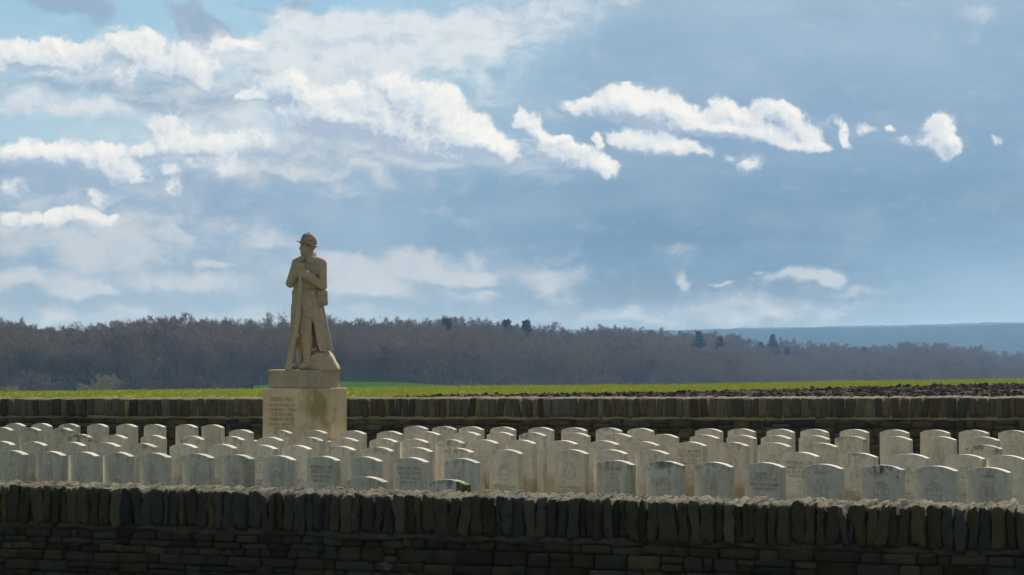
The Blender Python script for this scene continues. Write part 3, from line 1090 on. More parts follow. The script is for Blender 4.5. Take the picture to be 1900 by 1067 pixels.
def headstone_mesh():
    bm = bmesh.new()
    rad = (SW * SW / 4 + SAG * SAG) / (2 * SAG)
    zc = SH - rad
    a0 = math.asin(SW / 2 / rad)
    pts = [(-SW / 2, -0.22), (SW / 2, -0.22)]
    n = 18
    for i in range(n + 1):
        a = a0 - 2 * a0 * i / n
        pts.append((rad * math.sin(a), zc + rad * math.cos(a)))
    fr = [bm.verts.new((x, -ST / 2, z)) for x, z in pts]
    bk = [bm.verts.new((x, ST / 2, z)) for x, z in pts]
    bm.faces.new(fr)
    bm.faces.new(bk[::-1])
    m = len(pts)
    for i in range(m):
        j = (i + 1) % m
        bm.faces.new((fr[j], fr[i], bk[i], bk[j]))
    bmesh.ops.recalc_face_normals(bm, faces=bm.faces[:])
    sharp = [e for e in bm.edges if len(e.link_faces) == 2 and e.calc_face_angle() > 0.5]
    bmesh.ops.bevel(bm, geom=sharp, offset=0.004, segments=2, profile=0.6, affect='EDGES')
    for f in bm.faces:
        f.smooth = True
    me = bpy.data.meshes.new('headstone')
    bm.to_mesh(me)
    bm.free()
    me.set_sharp_from_angle(angle=R(35))
    return me


class Carving:
    """flat cut strokes lying on a face, 1.5 mm proud of it"""
    def __init__(self, y=-ST / 2 - 0.0015):
        self.v, self.f, self.y = [], [], y

    def line(self, pts, w):
        pts = [np.array(p, float) for p in pts]
        for a, b_ in zip(pts[:-1], pts[1:]):
            d = b_ - a
            L = np.linalg.norm(d)
            if L < 1e-6:
                continue
            n = np.array([-d[1], d[0]]) / L * w / 2
            e = d / L * w * 0.3
            i = len(self.v)
            for q in (a - n - e, b_ - n + e, b_ + n + e, a + n - e):
                self.v.append((q[0], self.y - 0.00001 * (len(self.f) % 40), q[1]))
            self.f.append((i, i + 1, i + 2, i + 3))

    def arc(self, cx, cz, rx, rz, a0, a1, w, n=14):
        t = np.radians(np.linspace(a0, a1, n))
        self.line([(cx + rx * math.cos(q), cz + rz * math.sin(q)) for q in t], w)

    def text(self, cx, z, width, h, r, w=0.0032):
        """a line of worn capitals, too weathered to read"""
        x = cx - width / 2
        while x < cx + width / 2:
            cw = h * r.uniform(0.45, 0.75)
            if r.random() < 0.13:
                x += cw
                continue
            kind = r.integers(0, 6)
            l, rr, m = x, x + cw * 0.8, x + cw * 0.4
            if kind == 0:
                self.line([(l, z), (l, z + h)], w)
                self.line([(l, z + h), (rr, z + h)], w)
                self.line([(l, z + h / 2), (rr, z + h / 2)], w)
            elif kind == 1:
                self.line([(l, z), (m, z + h), (rr, z)], w)
            elif kind == 2:
                self.arc(m, z + h / 2, cw * 0.4, h / 2, 0, 360, w, 8)
            elif kind == 3:
                self.line([(l, z), (l, z + h)], w)
                self.line([(l, z + h), (rr, z), (rr, z + h)], w)
            elif kind == 4:
                self.line([(m, z), (m, z + h)], w)
            else:
                self.line([(l, z + h), (l, z), (rr, z)], w)
                self.line([(l, z + h), (rr, z + h)], w)
            x += cw
        return self

    def mesh(self, name):
        return mesh_np(name, np.array(self.v), np.array(self.f))


def badge_mesh(kind):
    c = Carving()
    cz, w = 0.605, 0.0054
    if kind == 'sunburst':
        c.arc(0, cz - 0.01, 0.075, 0.082, -20, 200, w, 18)
        for a in range(10, 180, 20):
            q = math.radians(a)
            c.line([(0.022 * math.cos(q), cz + 0.03 * math.sin(q)), (0.062 * math.cos(q), cz + 0.068 * math.sin(q))], 0.005)
        c.arc(0, cz - 0.058, 0.072, 0.016, 180, 360, w)
        c.arc(0, cz - 0.082, 0.05, 0.012, 180, 360, w)
        c.line([(-0.07, cz - 0.05), (-0.04, cz - 0.035), (0.04, cz - 0.035), (0.07, cz - 0.05)], w)
    elif kind == 'ring':
        c.arc(0, cz, 0.072, 0.083, 0, 360, w, 26)
        c.arc(0, cz, 0.050, 0.058, 0, 360, 0.004, 20)
        c.line([(0, cz - 0.045), (0, cz + 0.03)], 0.006)
        for q in (-0.03, -0.012, 0.006):
            c.line([(-0.026, cz + q + 0.018), (0, cz + q), (0.026, cz + q + 0.018)], 0.0045)
        c.arc(0, cz + 0.036, 0.012, 0.012, 0, 360, 0.005, 8)
        c.line([(-0.045, cz - 0.105), (0.045, cz - 0.105)], 0.006)
    elif kind == 'leaf':
        L = [(0, -.075), (.008, -.03), (.045, -.04), (.036, -.018), (.075, .008), (.060, .018), (.066, .045), (.038, .036), (.030, .052), (.016, .022), (.020, .066),
             (0, .090)]
        pts = [(x, cz + z) for x, z in L] + [(-x, cz + z) for x, z in L[::-1]]
        c.line(pts, 0.0065)
        c.line([(0, cz - 0.03), (0, cz + 0.06)], 0.004)
        c.line([(0, cz - 0.02), (0.045, cz + 0.012)], 0.004)
        c.line([(0, cz - 0.02), (-0.045, cz + 0.012)], 0.004)
    elif kind == 'garter':
        c.arc(0, cz - 0.01, 0.066, 0.074, 20, 330, w, 20)
        c.arc(0, cz - 0.01, 0.044, 0.050, 20, 330, 0.0045, 16)
        c.line([(0.05, cz - 0.04), (0.07, cz - 0.075), (0.055, cz - 0.10), (0.04, cz - 0.07)], w)
        c.line([(-0.03, cz + 0.07), (-0.035, cz + 0.095), (0, cz + 0.085), (0.035, cz + 0.095), (0.03, cz + 0.07)], w)
        c.line([(0, cz - 0.045), (0, cz + 0.03)], 0.006)
        c.line([(-0.028, cz), (0.028, cz)], 0.006)
    elif kind == 'cross':
        for a in range(0, 360, 90):
            q = math.radians(a)
            d = np.array([math.cos(q), math.sin(q)])
            n = np.array([-d[1], d[0]])
            o_ = np.array([0, cz])
            c.line([o_ + d * 0.018 + n * 0.012, o_ + d * 0.075 + n * 0.032, o_ + d * 0.075 - n * 0.032, o_ + d * 0.018 - n * 0.012], w)
        c.arc(0, cz, 0.024, 0.024, 0, 360, w, 12)
        c.arc(0, cz - 0.088, 0.06, 0.014, 180, 360, w)
    else:  # crowned wreath
        c.arc(0, cz - 0.015, 0.070, 0.065, 120, 420, w, 20)
        for a in range(130, 415, 22):
            q = math.radians(a)
            c.line([(0.060 * math.cos(q), cz - 0.015 + 0.056 * math.sin(q)), (0.084 * math.cos(q), cz - 0.015 + 0.078 * math.sin(q))], 0.005)
        c.line([(-0.030, cz + 0.055), (-0.038, cz + 0.088), (-0.016, cz + 0.075), (0, cz + 0.100), (0.016, cz + 0.075), (0.038, cz + 0.088), (0.030, cz + 0.055),
                (-0.030, cz + 0.055)], w)
        c.line([(-0.022, cz - 0.045), (0, cz + 0.02), (0.022, cz - 0.045)], w)
    return c.mesh('badge')


def text_mesh(rows, seed, dash=True):
    r = np.random.default_rng(seed)
    c = Carving()
    for (z, width, h) in rows:
        c.text(0, z, width, h, r, w=h * 0.19)
    if dash:
        zl = min(z for z, _, _ in rows) - 0.045
        c.line([(-0.035, zl), (0.035, zl)], 0.005)
    return c.mesh('lettering')


ME_HEAD = headstone_mesh()
BADGES = {k: badge_mesh(k) for k in ('sunburst', 'ring', 'leaf', 'garter', 'cross', 'wreath')}
TXT_LOW = [text_mesh([(0.435, 0.27, 0.022), (0.395, 0.20, 0.026), (0.352, 0.29, 0.020), (0.318, 0.24, 0.018)], 900 + k) for k in range(3)]
TXT_TOP = [text_mesh([(0.705, 0.29, 0.028), (0.660, 0.27, 0.031), (0.618, 0.31, 0.023), (0.582, 0.23, 0.021)], 950 + k) for k in range(3)]
TXT_NUM = [text_mesh([(0.735, 0.12, 0.020)], 980 + k, False) for k in range(2)]

# rows from the rear wall forwards: (name, centre distance, [(right edge column, crown row), ...])
ROWS = {
    'A': (31.75, [(50.4, 785), (98.4, 785.3), (149.9, 786), (203, 786.3), (258.3, 786.6), (309, 787), (368.2, 787.3), (417.8, 787.8),
                  (795.9, 790.2), (848, 790.8), (899.3, 791.3), (957.8, 791.8), (1029, 792.6), (1090.6, 793), (1156.1, 793.6), (1215.4, 794.2),
                  (1341, 795), (1402.8, 795.2), (1474.8, 795.8), (1538.7, 796), (1612.7, 796.2), (1687.6, 797), (1762.7, 797.3), (1835.5, 797.5), (1909, 798.2)]),
    'B': (29.36, [(28, 792.3), (80.6, 793), (138.9, 793.6), (472.5, 796.8), (543.9, 797.5), (608.7, 797.7), (681.2, 798.8), (749.7, 799.6), (818.9, 800.5),
                  (893.3, 801), (954.7, 801.5), (1016.3, 802), (1095.6, 803), (1173.8, 804), (1259.8, 805.2), (1334.7, 806.5), (1405, 807), (1470.4, 807.5),
                  (1540.6, 808), (1608.3, 808.3), (1692.3, 809.3), (1775.5, 809.5), (1855.4, 810.3)]),
    'C': (26.97, [(175.2, 805.4), (240.5, 806.7), (311.1, 807), (381.7, 808.5), (456.6, 809.3), (528, 810.7), (602, 811), (668.5, 812), (740, 813),
                  (798.4, 814), (863, 815), (927.5, 815.5), (997.3, 816), (1073.9, 816.8), (1149.8, 817.5), (1223.4, 818.9), (1312, 819.5), (1390.8, 820),
                  (1467.6, 821), (1554.5, 821.5), (1859, 825)]),
    'D': (24.60, [(31.4, 818.3), (90.8, 819.3), (162.6, 820), (225.8, 821), (294.7, 822), (369, 823.2), (442.4, 824), (516.7, 825.4), (580.8, 826),
                  (663, 827.5), (732, 829), (805.4, 830), (880, 831), (971.4, 833.5), (1093.5, 833.8), (1166.9, 834), (1243, 834.5), (1521.6, 838.5),
                  (1629, 840), (1723.5, 841.5), (1827.8, 842.8), (1905, 844.2)]),
    'E': (22.20, [(55, 835.5), (125.3, 837), (186.6, 838), (250.8, 838.5), (319.7, 840), (399.4, 841.5), (474.7, 843), (552.1, 845), (634.6, 846),
                  (711.3, 847), (797.2, 848.5), (892.7, 850), (1179.5, 853.5), (1271, 855), (1362.2, 857), (1457.5, 857.7), (1566.9, 860.5), (1678.5, 862),
                  (1777, 864), (1875, 866.5)]),
    'F': (19.30, [(721, 884), (873.7, 889)]),
}
RK = 0.43


def cross_mesh(z0, z1, arm):
    c = Carving()
    zc = z0 + (z1 - z0) * 0.68
    w = 0.012
    c.line([(-w, z0), (-w, zc - w), (-arm, zc - w), (-arm, zc + w), (-w, zc + w), (-w, z1), (w, z1), (w, zc + w), (arm, zc + w), (arm, zc - w), (w, zc - w), (w, z0), (-w, z0)], 0.005)
    return c.mesh('carved_cross')


CROSSES = {('E', 15): cross_mesh(0.30, 0.47, 0.035), ('D', 17): cross_mesh(0.20, 0.50, 0.075)}
ROWNAME = {'A': 'the back row at the rear wall', 'B': 'the second row from the rear wall', 'C': 'the middle row of graves',
           'D': 'the row behind the foremost long row', 'E': 'the foremost long row', 'F': 'its nearest short row'}
ORD = ('leftmost second third fourth fifth sixth seventh eighth ninth tenth eleventh twelfth thirteenth fourteenth fifteenth sixteenth '
       'seventeenth eighteenth nineteenth twentieth twenty-first twenty-second twenty-third twenty-fourth twenty-fifth').split()
# what is special about single stones: (row, index) -> (badge, text, lichen, warm, moss, stain, grey, words)
SPECIAL = {
    ('E', 0): ('wreath', 'low', .25, .1, .15, .2, .7, 'crowned wreath badge'),
    ('E', 1): ('ring', 'none', .3, .1, .1, .1, .8, 'clear round ring badge'),
    ('E', 2): ('ring', 'none', .1, .0, .0, .1, .9, 'faint round ring badge'),
    ('E', 3): ('garter', 'low', .35, .0, .0, .3, .7, 'darkened buckled badge'),
    ('E', 4): ('garter', 'low', .2, .0, .0, .2, .9, 'buckled round badge above lettering'),
    ('E', 5): ('wreath', 'none', .55, .0, .0, .35, .9, 'dark spot beside a wreath badge'),
    ('E', 6): ('leaf', 'none', .35, .1, .3, .85, .8, 'brown grime under a leaf badge'),
    ('E', 7): ('sunburst', 'none', .1, .0, .0, .1, 1, 'clear sunburst badge and scroll'),
    ('E', 8): ('none', 'top', .15, .0, .1, .9, .9, 'lines of lettering and no badge'),
    ('E', 9): ('leaf', 'none', .2, .0, .0, .1, 1, 'leaf badge, half hidden by a nearer stone'),
    ('E', 10): ('none', 'top', .05, .0, .0, .1, 1, 'faded lettering and no badge'),
    ('E', 11): ('ring', 'none', .5, .0, .1, .2, 1, 'dark streak above a ring badge'),
    ('E', 12): ('garter', 'num', .5, .0, .3, .35, .6, 'greenish face and buckled badge'),
    ('E', 13): ('sunburst', 'low', .75, .0, .1, .1, .8, 'black spots around a sunburst badge'),
    ('E', 14): ('ring', 'low', .5, .1, .1, .4, .8, 'dark brown centre in its ring badge'),
    ('E', 15): ('none', 'top', .1, .0, .1, .45, .9, 'four lines of lettering and a small cross'),
    ('E', 16): ('ring', 'num', .35, .0, .0, .1, 1, 'bluish shaded face and ring badge'),
    ('E', 17): ('sunburst', 'num', 1.1, .0, .0, .15, .9, 'black algae streaks below its top edge'),
    ('E', 18): ('sunburst', 'low', .15, .0, .0, .05, 1, 'crisp sunburst badge on clean shaded stone'),
    ('E', 19): ('ring', 'num', .35, .0, .0, .25, .9, 'brown patch inside its ring badge'),
    ('F', 0): ('leaf', 'none', .2, .0, .25, .3, .2, 'clean low stone peering over the front wall'),
    ('F', 1): ('cross', 'none', .8, .0, 1., .5, .5, 'mossy green low stone peering over the front wall'),
    ('C', 0): ('wreath', 'none', 1.0, .2, .0, .0, .0, 'black spots along its top'),
    ('C', 16): ('none', 'top', .1, .9, .0, .0, .0, 'bold dark lettering above brown stone'),
    ('C', 17): ('wreath', 'none', .3, .9, .0, .0, .0, 'brown badge and blotched top'),
    ('D', 13): ('sunburst', 'low', .15, .55, .0, .0, .0, 'sunburst badge and brown lettering band'),
    ('D', 14): ('wreath', 'low', .2, 1.0, .0, .0, .0, 'brown band across its lettering'),
    ('D', 17): ('none', 'top', .05, .3, .0, .0, .0, 'rows of lettering and a tall cross'),
    ('D', 18): ('ring', 'low', .5, .9, .0, .0, .0, 'black flecks on top and orange-brown lettering'),
    ('D', 5): ('leaf', 'low', .1, 1.0, .0, .0, .0, 'orange-brown stain running down its middle'),
    ('D', 1): ('leaf', 'low', .4, .9, .0, .0, .0, 'brown stain below its badge'),
    ('B', 1): ('wreath', 'none', .5, .9, .0, .0, .0, 'reddish brown badge'),
    ('B', 7): ('ring', 'none', .2, .0, .0, .0, .3, 'smooth unmarked shoulder'),
    ('A', 20): ('none', 'num', .0, .0, .0, .0, .0, 'clean pale face'),
    ('B', 21): ('ring', 'low', .0, .0, .0, .0, .0, 'clean face and whole oval badge'),
    ('C', 20): ('wreath', 'none', .7, .8, .0, .0, .0, 'blotched top and brown lower face'),
}
KINDS = ['ring', 'sunburst', 'leaf', 'garter', 'wreath', 'cross']
KWORD = {'ring': 'ring badge', 'sunburst': 'sunburst badge', 'leaf': 'leaf badge', 'garter': 'buckled badge', 'wreath': 'crowned wreath badge', 'cross': 'cross badge'}
rs_ = np.random.default_rng(77)
for rk, (zc_, items) in ROWS.items():
    for i, (xr, yt) in enumerate(items):
        # walk along the row until the stone's far right edge stands at its column
        X = PX(xr, zc_)
        for _ in range(30):
            Yc = zc_ - RK * X
            e = np.array([X, Yc]) + AX * SW / 2 + BK * ST / 2
            X += (xr - (950 + F * e[0] / e[1])) * Yc / F
        Yc = zc_ - RK * X
        ztop = PZ(yt, Yc)
        sp = SPECIAL.get((rk, i))
        if sp is None:
            kd = KINDS[rs_.integers(0, 6)]
            w_ = float(rs_.choice([0, .15, .35, .8], p=[.22, .28, .28, .22])) if rk in 'ABCD' else 0.1
            l_ = float(rs_.choice([.05, .2, .5], p=[.5, .35, .15]))
            tx = 'low' if rk in 'DE' else 'none'
            sp = (kd, tx, l_, w_, 0.0, 0.0, float(rs_.uniform(0, .3)), None)
        kd, tx, l_, w_, mo, st, gy, words = sp
        if rk == 'E' and l_ < 0.7:
            l_ *= 0.75
        name = 'headstone'
        o = bpy.data.objects.new(name, ME_HEAD)
        if not ME_HEAD.materials:
            ME_HEAD.materials.append(M_HEAD)
        link(o)
        o.location = (X, Yc, ztop - SH)
        o.rotation_euler = (R(float(rs_.normal(0, 0.25))), R(float(rs_.normal(0, 0.22))), YAW + R(float(rs_.normal(0, 0.5))))
        o['lichen'], o['warm'], o['moss'], o['stain'], o['grey'] = l_, w_, mo, st, gy
        tone = 'blue-shaded' if gy > 0.65 else 'pale'
        where = ORD[i] + (' in ' if i == 0 else ' from left in ') + ROWNAME[rk]
        if i == len(items) - 1 and rk != 'F':
            where = 'rightmost in ' + ROWNAME[rk]
        if rk == 'F':
            lab = 'pale headstone, ' + words
        elif words:
            lab = tone + ' headstone, ' + words + ', ' + where
        else:
            lab = tone + ' headstone, ' + where
        while len(lab.split()) > 16:
            lab = tone + ' headstone, ' + words + ', ' + ('foremost long row' if rk == 'E' else ROWNAME[rk])
            break
        tag(o, lab, 'headstone', 'headstones standing in rows')
        if kd != 'none':
            b_ = obj('badge', BADGES[kd], M_CARVE, o)
        if (rk, i) in CROSSES:
            obj('carved_cross', CROSSES[(rk, i)], M_CARVE, o)
        if tx == 'low':
            obj('lettering', TXT_LOW[i % 3], M_CARVE, o)
        elif tx == 'top':
            obj('lettering', TXT_TOP[i % 3], M_CARVE, o)
        elif tx == 'num':
            obj('lettering', TXT_NUM[i % 2], M_CARVE, o)

# ================================================================== the stone soldier
class Clay:
    """a block of sampled distances that limbs, folds and pouches are modelled into"""
    def __init__(self, lo, hi, step=1.1):
        self.lo = np.array(lo, float)
        self.step = step
        n = np.ceil((np.array(hi) - self.lo) / step).astype(int) + 1
        self.ax = [self.lo[k] + step * np.arange(n[k]) for k in range(3)]
        self.s = np.full(n, 60.0)

    def _win(self, lo, hi, pad):
        sl = []
        for k in range(3):
            a = int(np.clip(np.floor((lo[k] - pad - self.lo[k]) / self.step), 0, len(self.ax[k]) - 1))
            b_ = int(np.clip(np.ceil((hi[k] + pad - self.lo[k]) / self.step) + 1, 1, len(self.ax[k])))
            sl.append(slice(a, b_))
        X, Y, Z = np.meshgrid(self.ax[0][sl[0]], self.ax[1][sl[1]], self.ax[2][sl[2]], indexing='ij')
        return tuple(sl), X, Y, Z

    def _join(self, sl, d, k):
        a = self.s[sl]
        h = np.clip(0.5 + 0.5 * (a - d) / k, 0, 1)
        self.s[sl] = a * (1 - h) + d * h - k * h * (1 - h)

    def cone(self, p, q, r0, r1, k=3.0, flat=1.0):
        p, q = np.array(p, float), np.array(q, float)
        m = max(r0, r1)
        sl, X, Y, Z = self._win(np.minimum(p, q) - m, np.maximum(p, q) + m, k + 3)
        d = q - p
        L2 = d @ d
        t = np.clip(((X - p[0]) * d[0] + (Y - p[1]) * d[1] + (Z - p[2]) * d[2]) / L2, 0, 1)
        dist = np.sqrt((X - p[0] - t * d[0]) ** 2 + ((Y - p[1] - t * d[1]) / flat) ** 2 + (Z - p[2] - t * d[2]) ** 2) - (r0 + (r1 - r0) * t)
        self._join(sl, dist, k)
        return self

    def blob(self, c, r, k=3.0, tilt=0.0, turn=0.0):
        c, r = np.array(c, float), np.array(r, float)
        m = r.max()
        sl, X, Y, Z = self._win(c - m, c + m, k + 3)
        x, y, z = X - c[0], Y - c[1], Z - c[2]
        if turn:
            ca, sa = math.cos(R(turn)), math.sin(R(turn))
            x, y = ca * x + sa * y, -sa * x + ca * y
        if tilt:
            ca, sa = math.cos(R(tilt)), math.sin(R(tilt))
            x, z = ca * x + sa * z, -sa * x + ca * z
        k0 = np.sqrt((x / r[0]) ** 2 + (y / r[1]) ** 2 + (z / r[2]) ** 2)
        self._join(sl, (k0 - 1) * r.min() * np.clip(0.6 + 0.4 * k0, 0.6, 2), k)
        return self

    def box(self, c, h, rnd, k=2.0, tilt=0.0, turn=0.0):
        c, h = np.array(c, float), np.array(h, float)
        m = np.linalg.norm(h)
        sl, X, Y, Z = self._win(c - m, c + m, k + 3)
        x, y, z = X - c[0], Y - c[1], Z - c[2]
        if turn:
            ca, sa = math.cos(R(turn)), math.sin(R(turn))
            x, y = ca * x + sa * y, -sa * x + ca * y
        if tilt:
            ca, sa = math.cos(R(tilt)), math.sin(R(tilt))
            x, z = ca * x + sa * z, -sa * x + ca * z
        q = np.stack([np.abs(x) - h[0] + rnd, np.abs(y) - h[1] + rnd, np.abs(z) - h[2] + rnd])
        d = np.sqrt((np.maximum(q, 0) ** 2).sum(0)) + np.minimum(q.max(0), 0) - rnd
        self._join(sl, d, k)
        return self

    def carve(self, p, q, r, k=1.5):
        """cut a groove"""
        p, q = np.array(p, float), np.array(q, float)
        sl, X, Y, Z = self._win(np.minimum(p, q) - r, np.maximum(p, q) + r, k + 3)
        d = q - p
        t = np.clip(((X - p[0]) * d[0] + (Y - p[1]) * d[1] + (Z - p[2]) * d[2]) / (d @ d), 0, 1)
        dist = np.sqrt((X - p[0] - t * d[0]) ** 2 + (Y - p[1] - t * d[1]) ** 2 + (Z - p[2] - t * d[2]) ** 2) - r
        a = -self.s[sl]
        h = np.clip(0.5 + 0.5 * (a - dist) / k, 0, 1)
        self.s[sl] = -(a * (1 - h) + dist * h - k * h * (1 - h))
        return self

    def field(self, fun, k=2.0, cut=False):
        X, Y, Z = np.meshgrid(*self.ax, indexing='ij')
        d = fun(X, Y, Z)
        if cut:
            self.s = np.maximum(self.s, -d)
        else:
            self._join((slice(None),) * 3, d, k)
        return self

    def mesh(self, name, scale, wear=0.35, seed=1):
        X, Y, Z = np.meshgrid(*self.ax, indexing='ij')
        P = np.stack([X.ravel(), Y.ravel(), Z.ravel()], 1)
        s = self.s + (wobble(P, seed, 0.22) * wear * 0.6 + wobble(P, seed + 1, 0.6) * wear * 0.5).reshape(self.s.shape)
        # close the block
        for k in range(3):
            sl = [slice(None)] * 3
            for e in (0, -1):
                sl[k] = e
                s[tuple(sl)] = np.maximum(s[tuple(sl)], 0.5)
        n = np.array(s.shape)
        c = n - 1
        mixed = np.zeros(c, bool)
        allin = np.ones(c, bool)
        corners = [(i, j, k) for i in (0, 1) for j in (0, 1) for k in (0, 1)]

        def cor(o):
            return s[o[0]:o[0] + c[0], o[1]:o[1] + c[1], o[2]:o[2] + c[2]]
        for o in corners:
            ins = cor(o) < 0
            mixed |= ins
            allin &= ins
        mixed &= ~allin
        ids = np.full(c, -1)
        I = np.argwhere(mixed)
        ids[mixed] = np.arange(len(I))
        acc = np.zeros((len(I), 3))
        cnt = np.zeros(len(I))
        vals = {o: cor(o)[mixed] for o in corners}
        for a in corners:
            for k in range(3):
                if a[k] == 0:
                    b_ = tuple(1 if m == k else a[m] for m in range(3))
                    va, vb = vals[a], vals[b_]
                    x = (va < 0) != (vb < 0)
                    t = va[x] / (va[x] - vb[x])
                    pt = np.tile(np.array(a, float), (x.sum(), 1))
                    pt[:, k] += t
                    acc[x] += pt
                    cnt[x] += 1
        v = (I + acc / cnt[:, None]) * self.step + self.lo
        faces = []
        for k in range(3):
            u, w = (k + 1) % 3, (k + 2) % 3
            sl0 = [slice(1, n[m] - 1) for m in range(3)]
            sl0[k] = slice(0, n[k] - 1)
            sl1 = list(sl0)
            sl1[k] = slice(1, n[k])
            A, B = s[tuple(sl0)] < 0, s[tuple(sl1)] < 0
            for flip, msk in ((False, A & ~B), (True, ~A & B)):
                E = np.argwhere(msk)
                E = E + np.array([0 if m == k else 1 for m in range(3)])
                q = []
                for (du, dw) in ((-1, -1), (0, -1), (0, 0), (-1, 0)):
                    e = E.copy()
                    e[:, u] += du
                    e[:, w] += dw
                    q.append(ids[e[:, 0], e[:, 1], e[:, 2]])
                q = np.stack(q, 1)
                faces.append(q[:, ::-1] if flip else q)
        return mesh_np(name, v * scale, np.concatenate(faces), smooth=True)


def m_statue(T, b, out):
    tc = T.node('ShaderNodeTexCoord').outputs['Object']
    nrm = T.node('ShaderNodeNewGeometry').outputs['Normal']
    up = T.node('ShaderNodeSeparateXYZ', {0: nrm}).outputs[2]
    dark = T.node('ShaderNodeAttribute', None, attribute_type='OBJECT', attribute_name='soot').outputs['Fac']
    n1 = T.noise(tc, 3.0, 5, 0.65)
    n2 = T.noise(tc, 24.0, 5, 0.7)
    c = T.mix(n1, (0.40, 0.335, 0.235, 1), (0.55, 0.475, 0.35, 1))
    c = T.mix(T.smooth(n2, 0.45, 0.75, 0, 0.45), c, (0.33, 0.265, 0.18, 1))
    c = T.mix(T.smooth(T.m('ADD', T.m('MULTIPLY', n1, 0.8), T.m('MULTIPLY', n2, 0.5)), 0.78, 0.95, 0, 0.45), c, (0.26, 0.205, 0.14, 1))
    mos = T.smooth(T.m('ADD', T.m('MULTIPLY', up, 0.35), n2), 0.74, 0.95, 0, 0.5)
    c = T.mix(mos, c, (0.30, 0.28, 0.16, 1))
    sd = T.m('MULTIPLY', T.smooth(T.m('ADD', n1, T.m('MULTIPLY', n2, 0.6)), 0.62, 0.95), dark, clamp=True)
    c = T.mix(sd, c, (0.055, 0.048, 0.042, 1))
    put(T, b.inputs['Base Color'], c)
    bump(T, b, n2, 0.5, 0.008)


M_STATUE = material('statue_limestone', m_statue)


def m_pedestal(T, b, out):
    tc = T.node('ShaderNodeTexCoord').outputs['Object']
    x, y, z = T.node('ShaderNodeSeparateXYZ', {0: tc}).outputs
    n1 = T.noise(tc, 3.5, 5, 0.65)
    n2 = T.noise(tc, 26.0, 5, 0.7)
    nv = T.noise(T.node('ShaderNodeMapping', {'Vector': tc, 'Scale': (1, 1, 0.18)}).outputs[0], 9.0, 4, 0.6)
    green = T.node('ShaderNodeAttribute', None, attribute_type='OBJECT', attribute_name='moss').outputs['Fac']
    c = T.mix(n1, (0.60, 0.49, 0.32, 1), (0.71, 0.60, 0.42, 1))
    c = T.mix(T.smooth(nv, 0.45, 0.72, 0, 0.5), c, (0.36, 0.285, 0.20, 1))
    c = T.mix(T.smooth(n2, 0.52, 0.75, 0, 0.4), c, (0.25, 0.215, 0.16, 1))
    # green algae spreading from the top of the right-hand face, left of its middle
    side = T.smooth(x, 0.30, 0.36)
    d = T.node('ShaderNodeMapping', {'Vector': tc, 'Location': (0.0, -0.13, 1.12), 'Scale': (50.0, 0.26, 0.36)}, vector_type='TEXTURE').outputs[0]
    r_ = T.v('LENGTH', d, out=1)
    ga = T.smooth(T.m('ADD', r_, T.m('MULTIPLY', T.m('SUBTRACT', T.noise(tc, 6.0, 6, 0.7), 0.5), -3.2)), 1.5, 0.2)
    ga = T.m('MULTIPLY', T.m('MULTIPLY', ga, side), green)
    c = T.mix(T.m('MULTIPLY', ga, 0.75), c, (0.200, 0.190, 0.070, 1))
    put(T, b.inputs['Base Color'], c)
    bump(T, b, n2, 0.4, 0.006)


M_PED = material('pedestal_limestone', m_pedestal)


def cut_block(name, sx, sy, z0, z1, bev, seed, mat, parent, chips=0.006):
    """squared stone with softened, slightly chipped edges"""
    bm = bmesh.new()
    bmesh.ops.create_cube(bm, size=1.0)
    bmesh.ops.bevel(bm, geom=bm.edges[:], offset=0.02, segments=2, profile=0.5, affect='EDGES')
    bmesh.ops.subdivide_edges(bm, edges=[e for e in bm.edges if e.calc_length() > 0.5], cuts=14, use_grid_fill=True)
    P = np.array([v.co[:] for v in bm.verts])
    S = np.array([sx, sy, z1 - z0])
    Q = np.sign(P) * (0.5 * S - (0.5 - np.abs(P)) * np.where(0.5 - np.abs(P) < 0.021, bev / 0.02, (0.5 * S - bev) / 0.48 if False else 1.0) *
                      np.where(0.5 - np.abs(P) < 0.021, 1.0, S))
    D = np.stack([wobble(Q, seed + k, 9.0) for k in range(3)], 1) * chips * 0.5
    Q = Q + D
    Q[:, 2] += (z0 + z1) / 2
    for v, q in zip(bm.verts, Q):
        v.co = q
    for f in bm.faces:
        f.smooth = True
    me = bpy.data.meshes.new(name)
    bm.to_mesh(me)
    bm.free()
    me.set_sharp_from_angle(angle=R(40))
    return obj(name, me, mat, parent)


U = 33.0 / F                                         # metres per photo column at the statue
PED = (-2.812, 33.10)
TOP_PED, TOP_BLOCK = 1.362, 1.610

ped = empty('pedestal', (PED[0], PED[1], 0), YAW)
tag(ped, 'square tan stone pedestal with worn inscription and green algae, below the soldier', 'pedestal')
cut_block('base_step', 1.12, 1.20, -0.1, 0.655, 0.012, 3, M_PED, ped)
blk = cut_block('shaft', 0.745, 0.870, 0.655, TOP_PED, 0.010, 5, M_PED, ped)
blk['moss'] = 1.0
ins = Carving(y=-0.870 / 2 - 0.007)
r_ = np.random.default_rng(41)
for (z, wd, h) in [(1.190, 0.46, 0.050), (1.120, 0.52, 0.034), (1.058, 0.56, 0.034), (0.992, 0.36, 0.044), (0.925, 0.46, 0.044), (0.862, 0.50, 0.034), (0.806, 0.30, 0.034)]:
    ins.text(0.0, z, wd, h, r_, w=h * 0.17)


def m_letter(T, b, out):
    tc = T.node('ShaderNodeTexCoord').outputs['Object']
    n = T.noise(tc, 16.0, 4, 0.7)
    put(T, b.inputs['Base Color'], T.mix(T.smooth(n, 0.36, 0.62), (0.34, 0.27, 0.19, 1), (0.53, 0.45, 0.33, 1)))


obj('lettering', ins.mesh('lettering'), material('worn_letters', m_letter), ped)

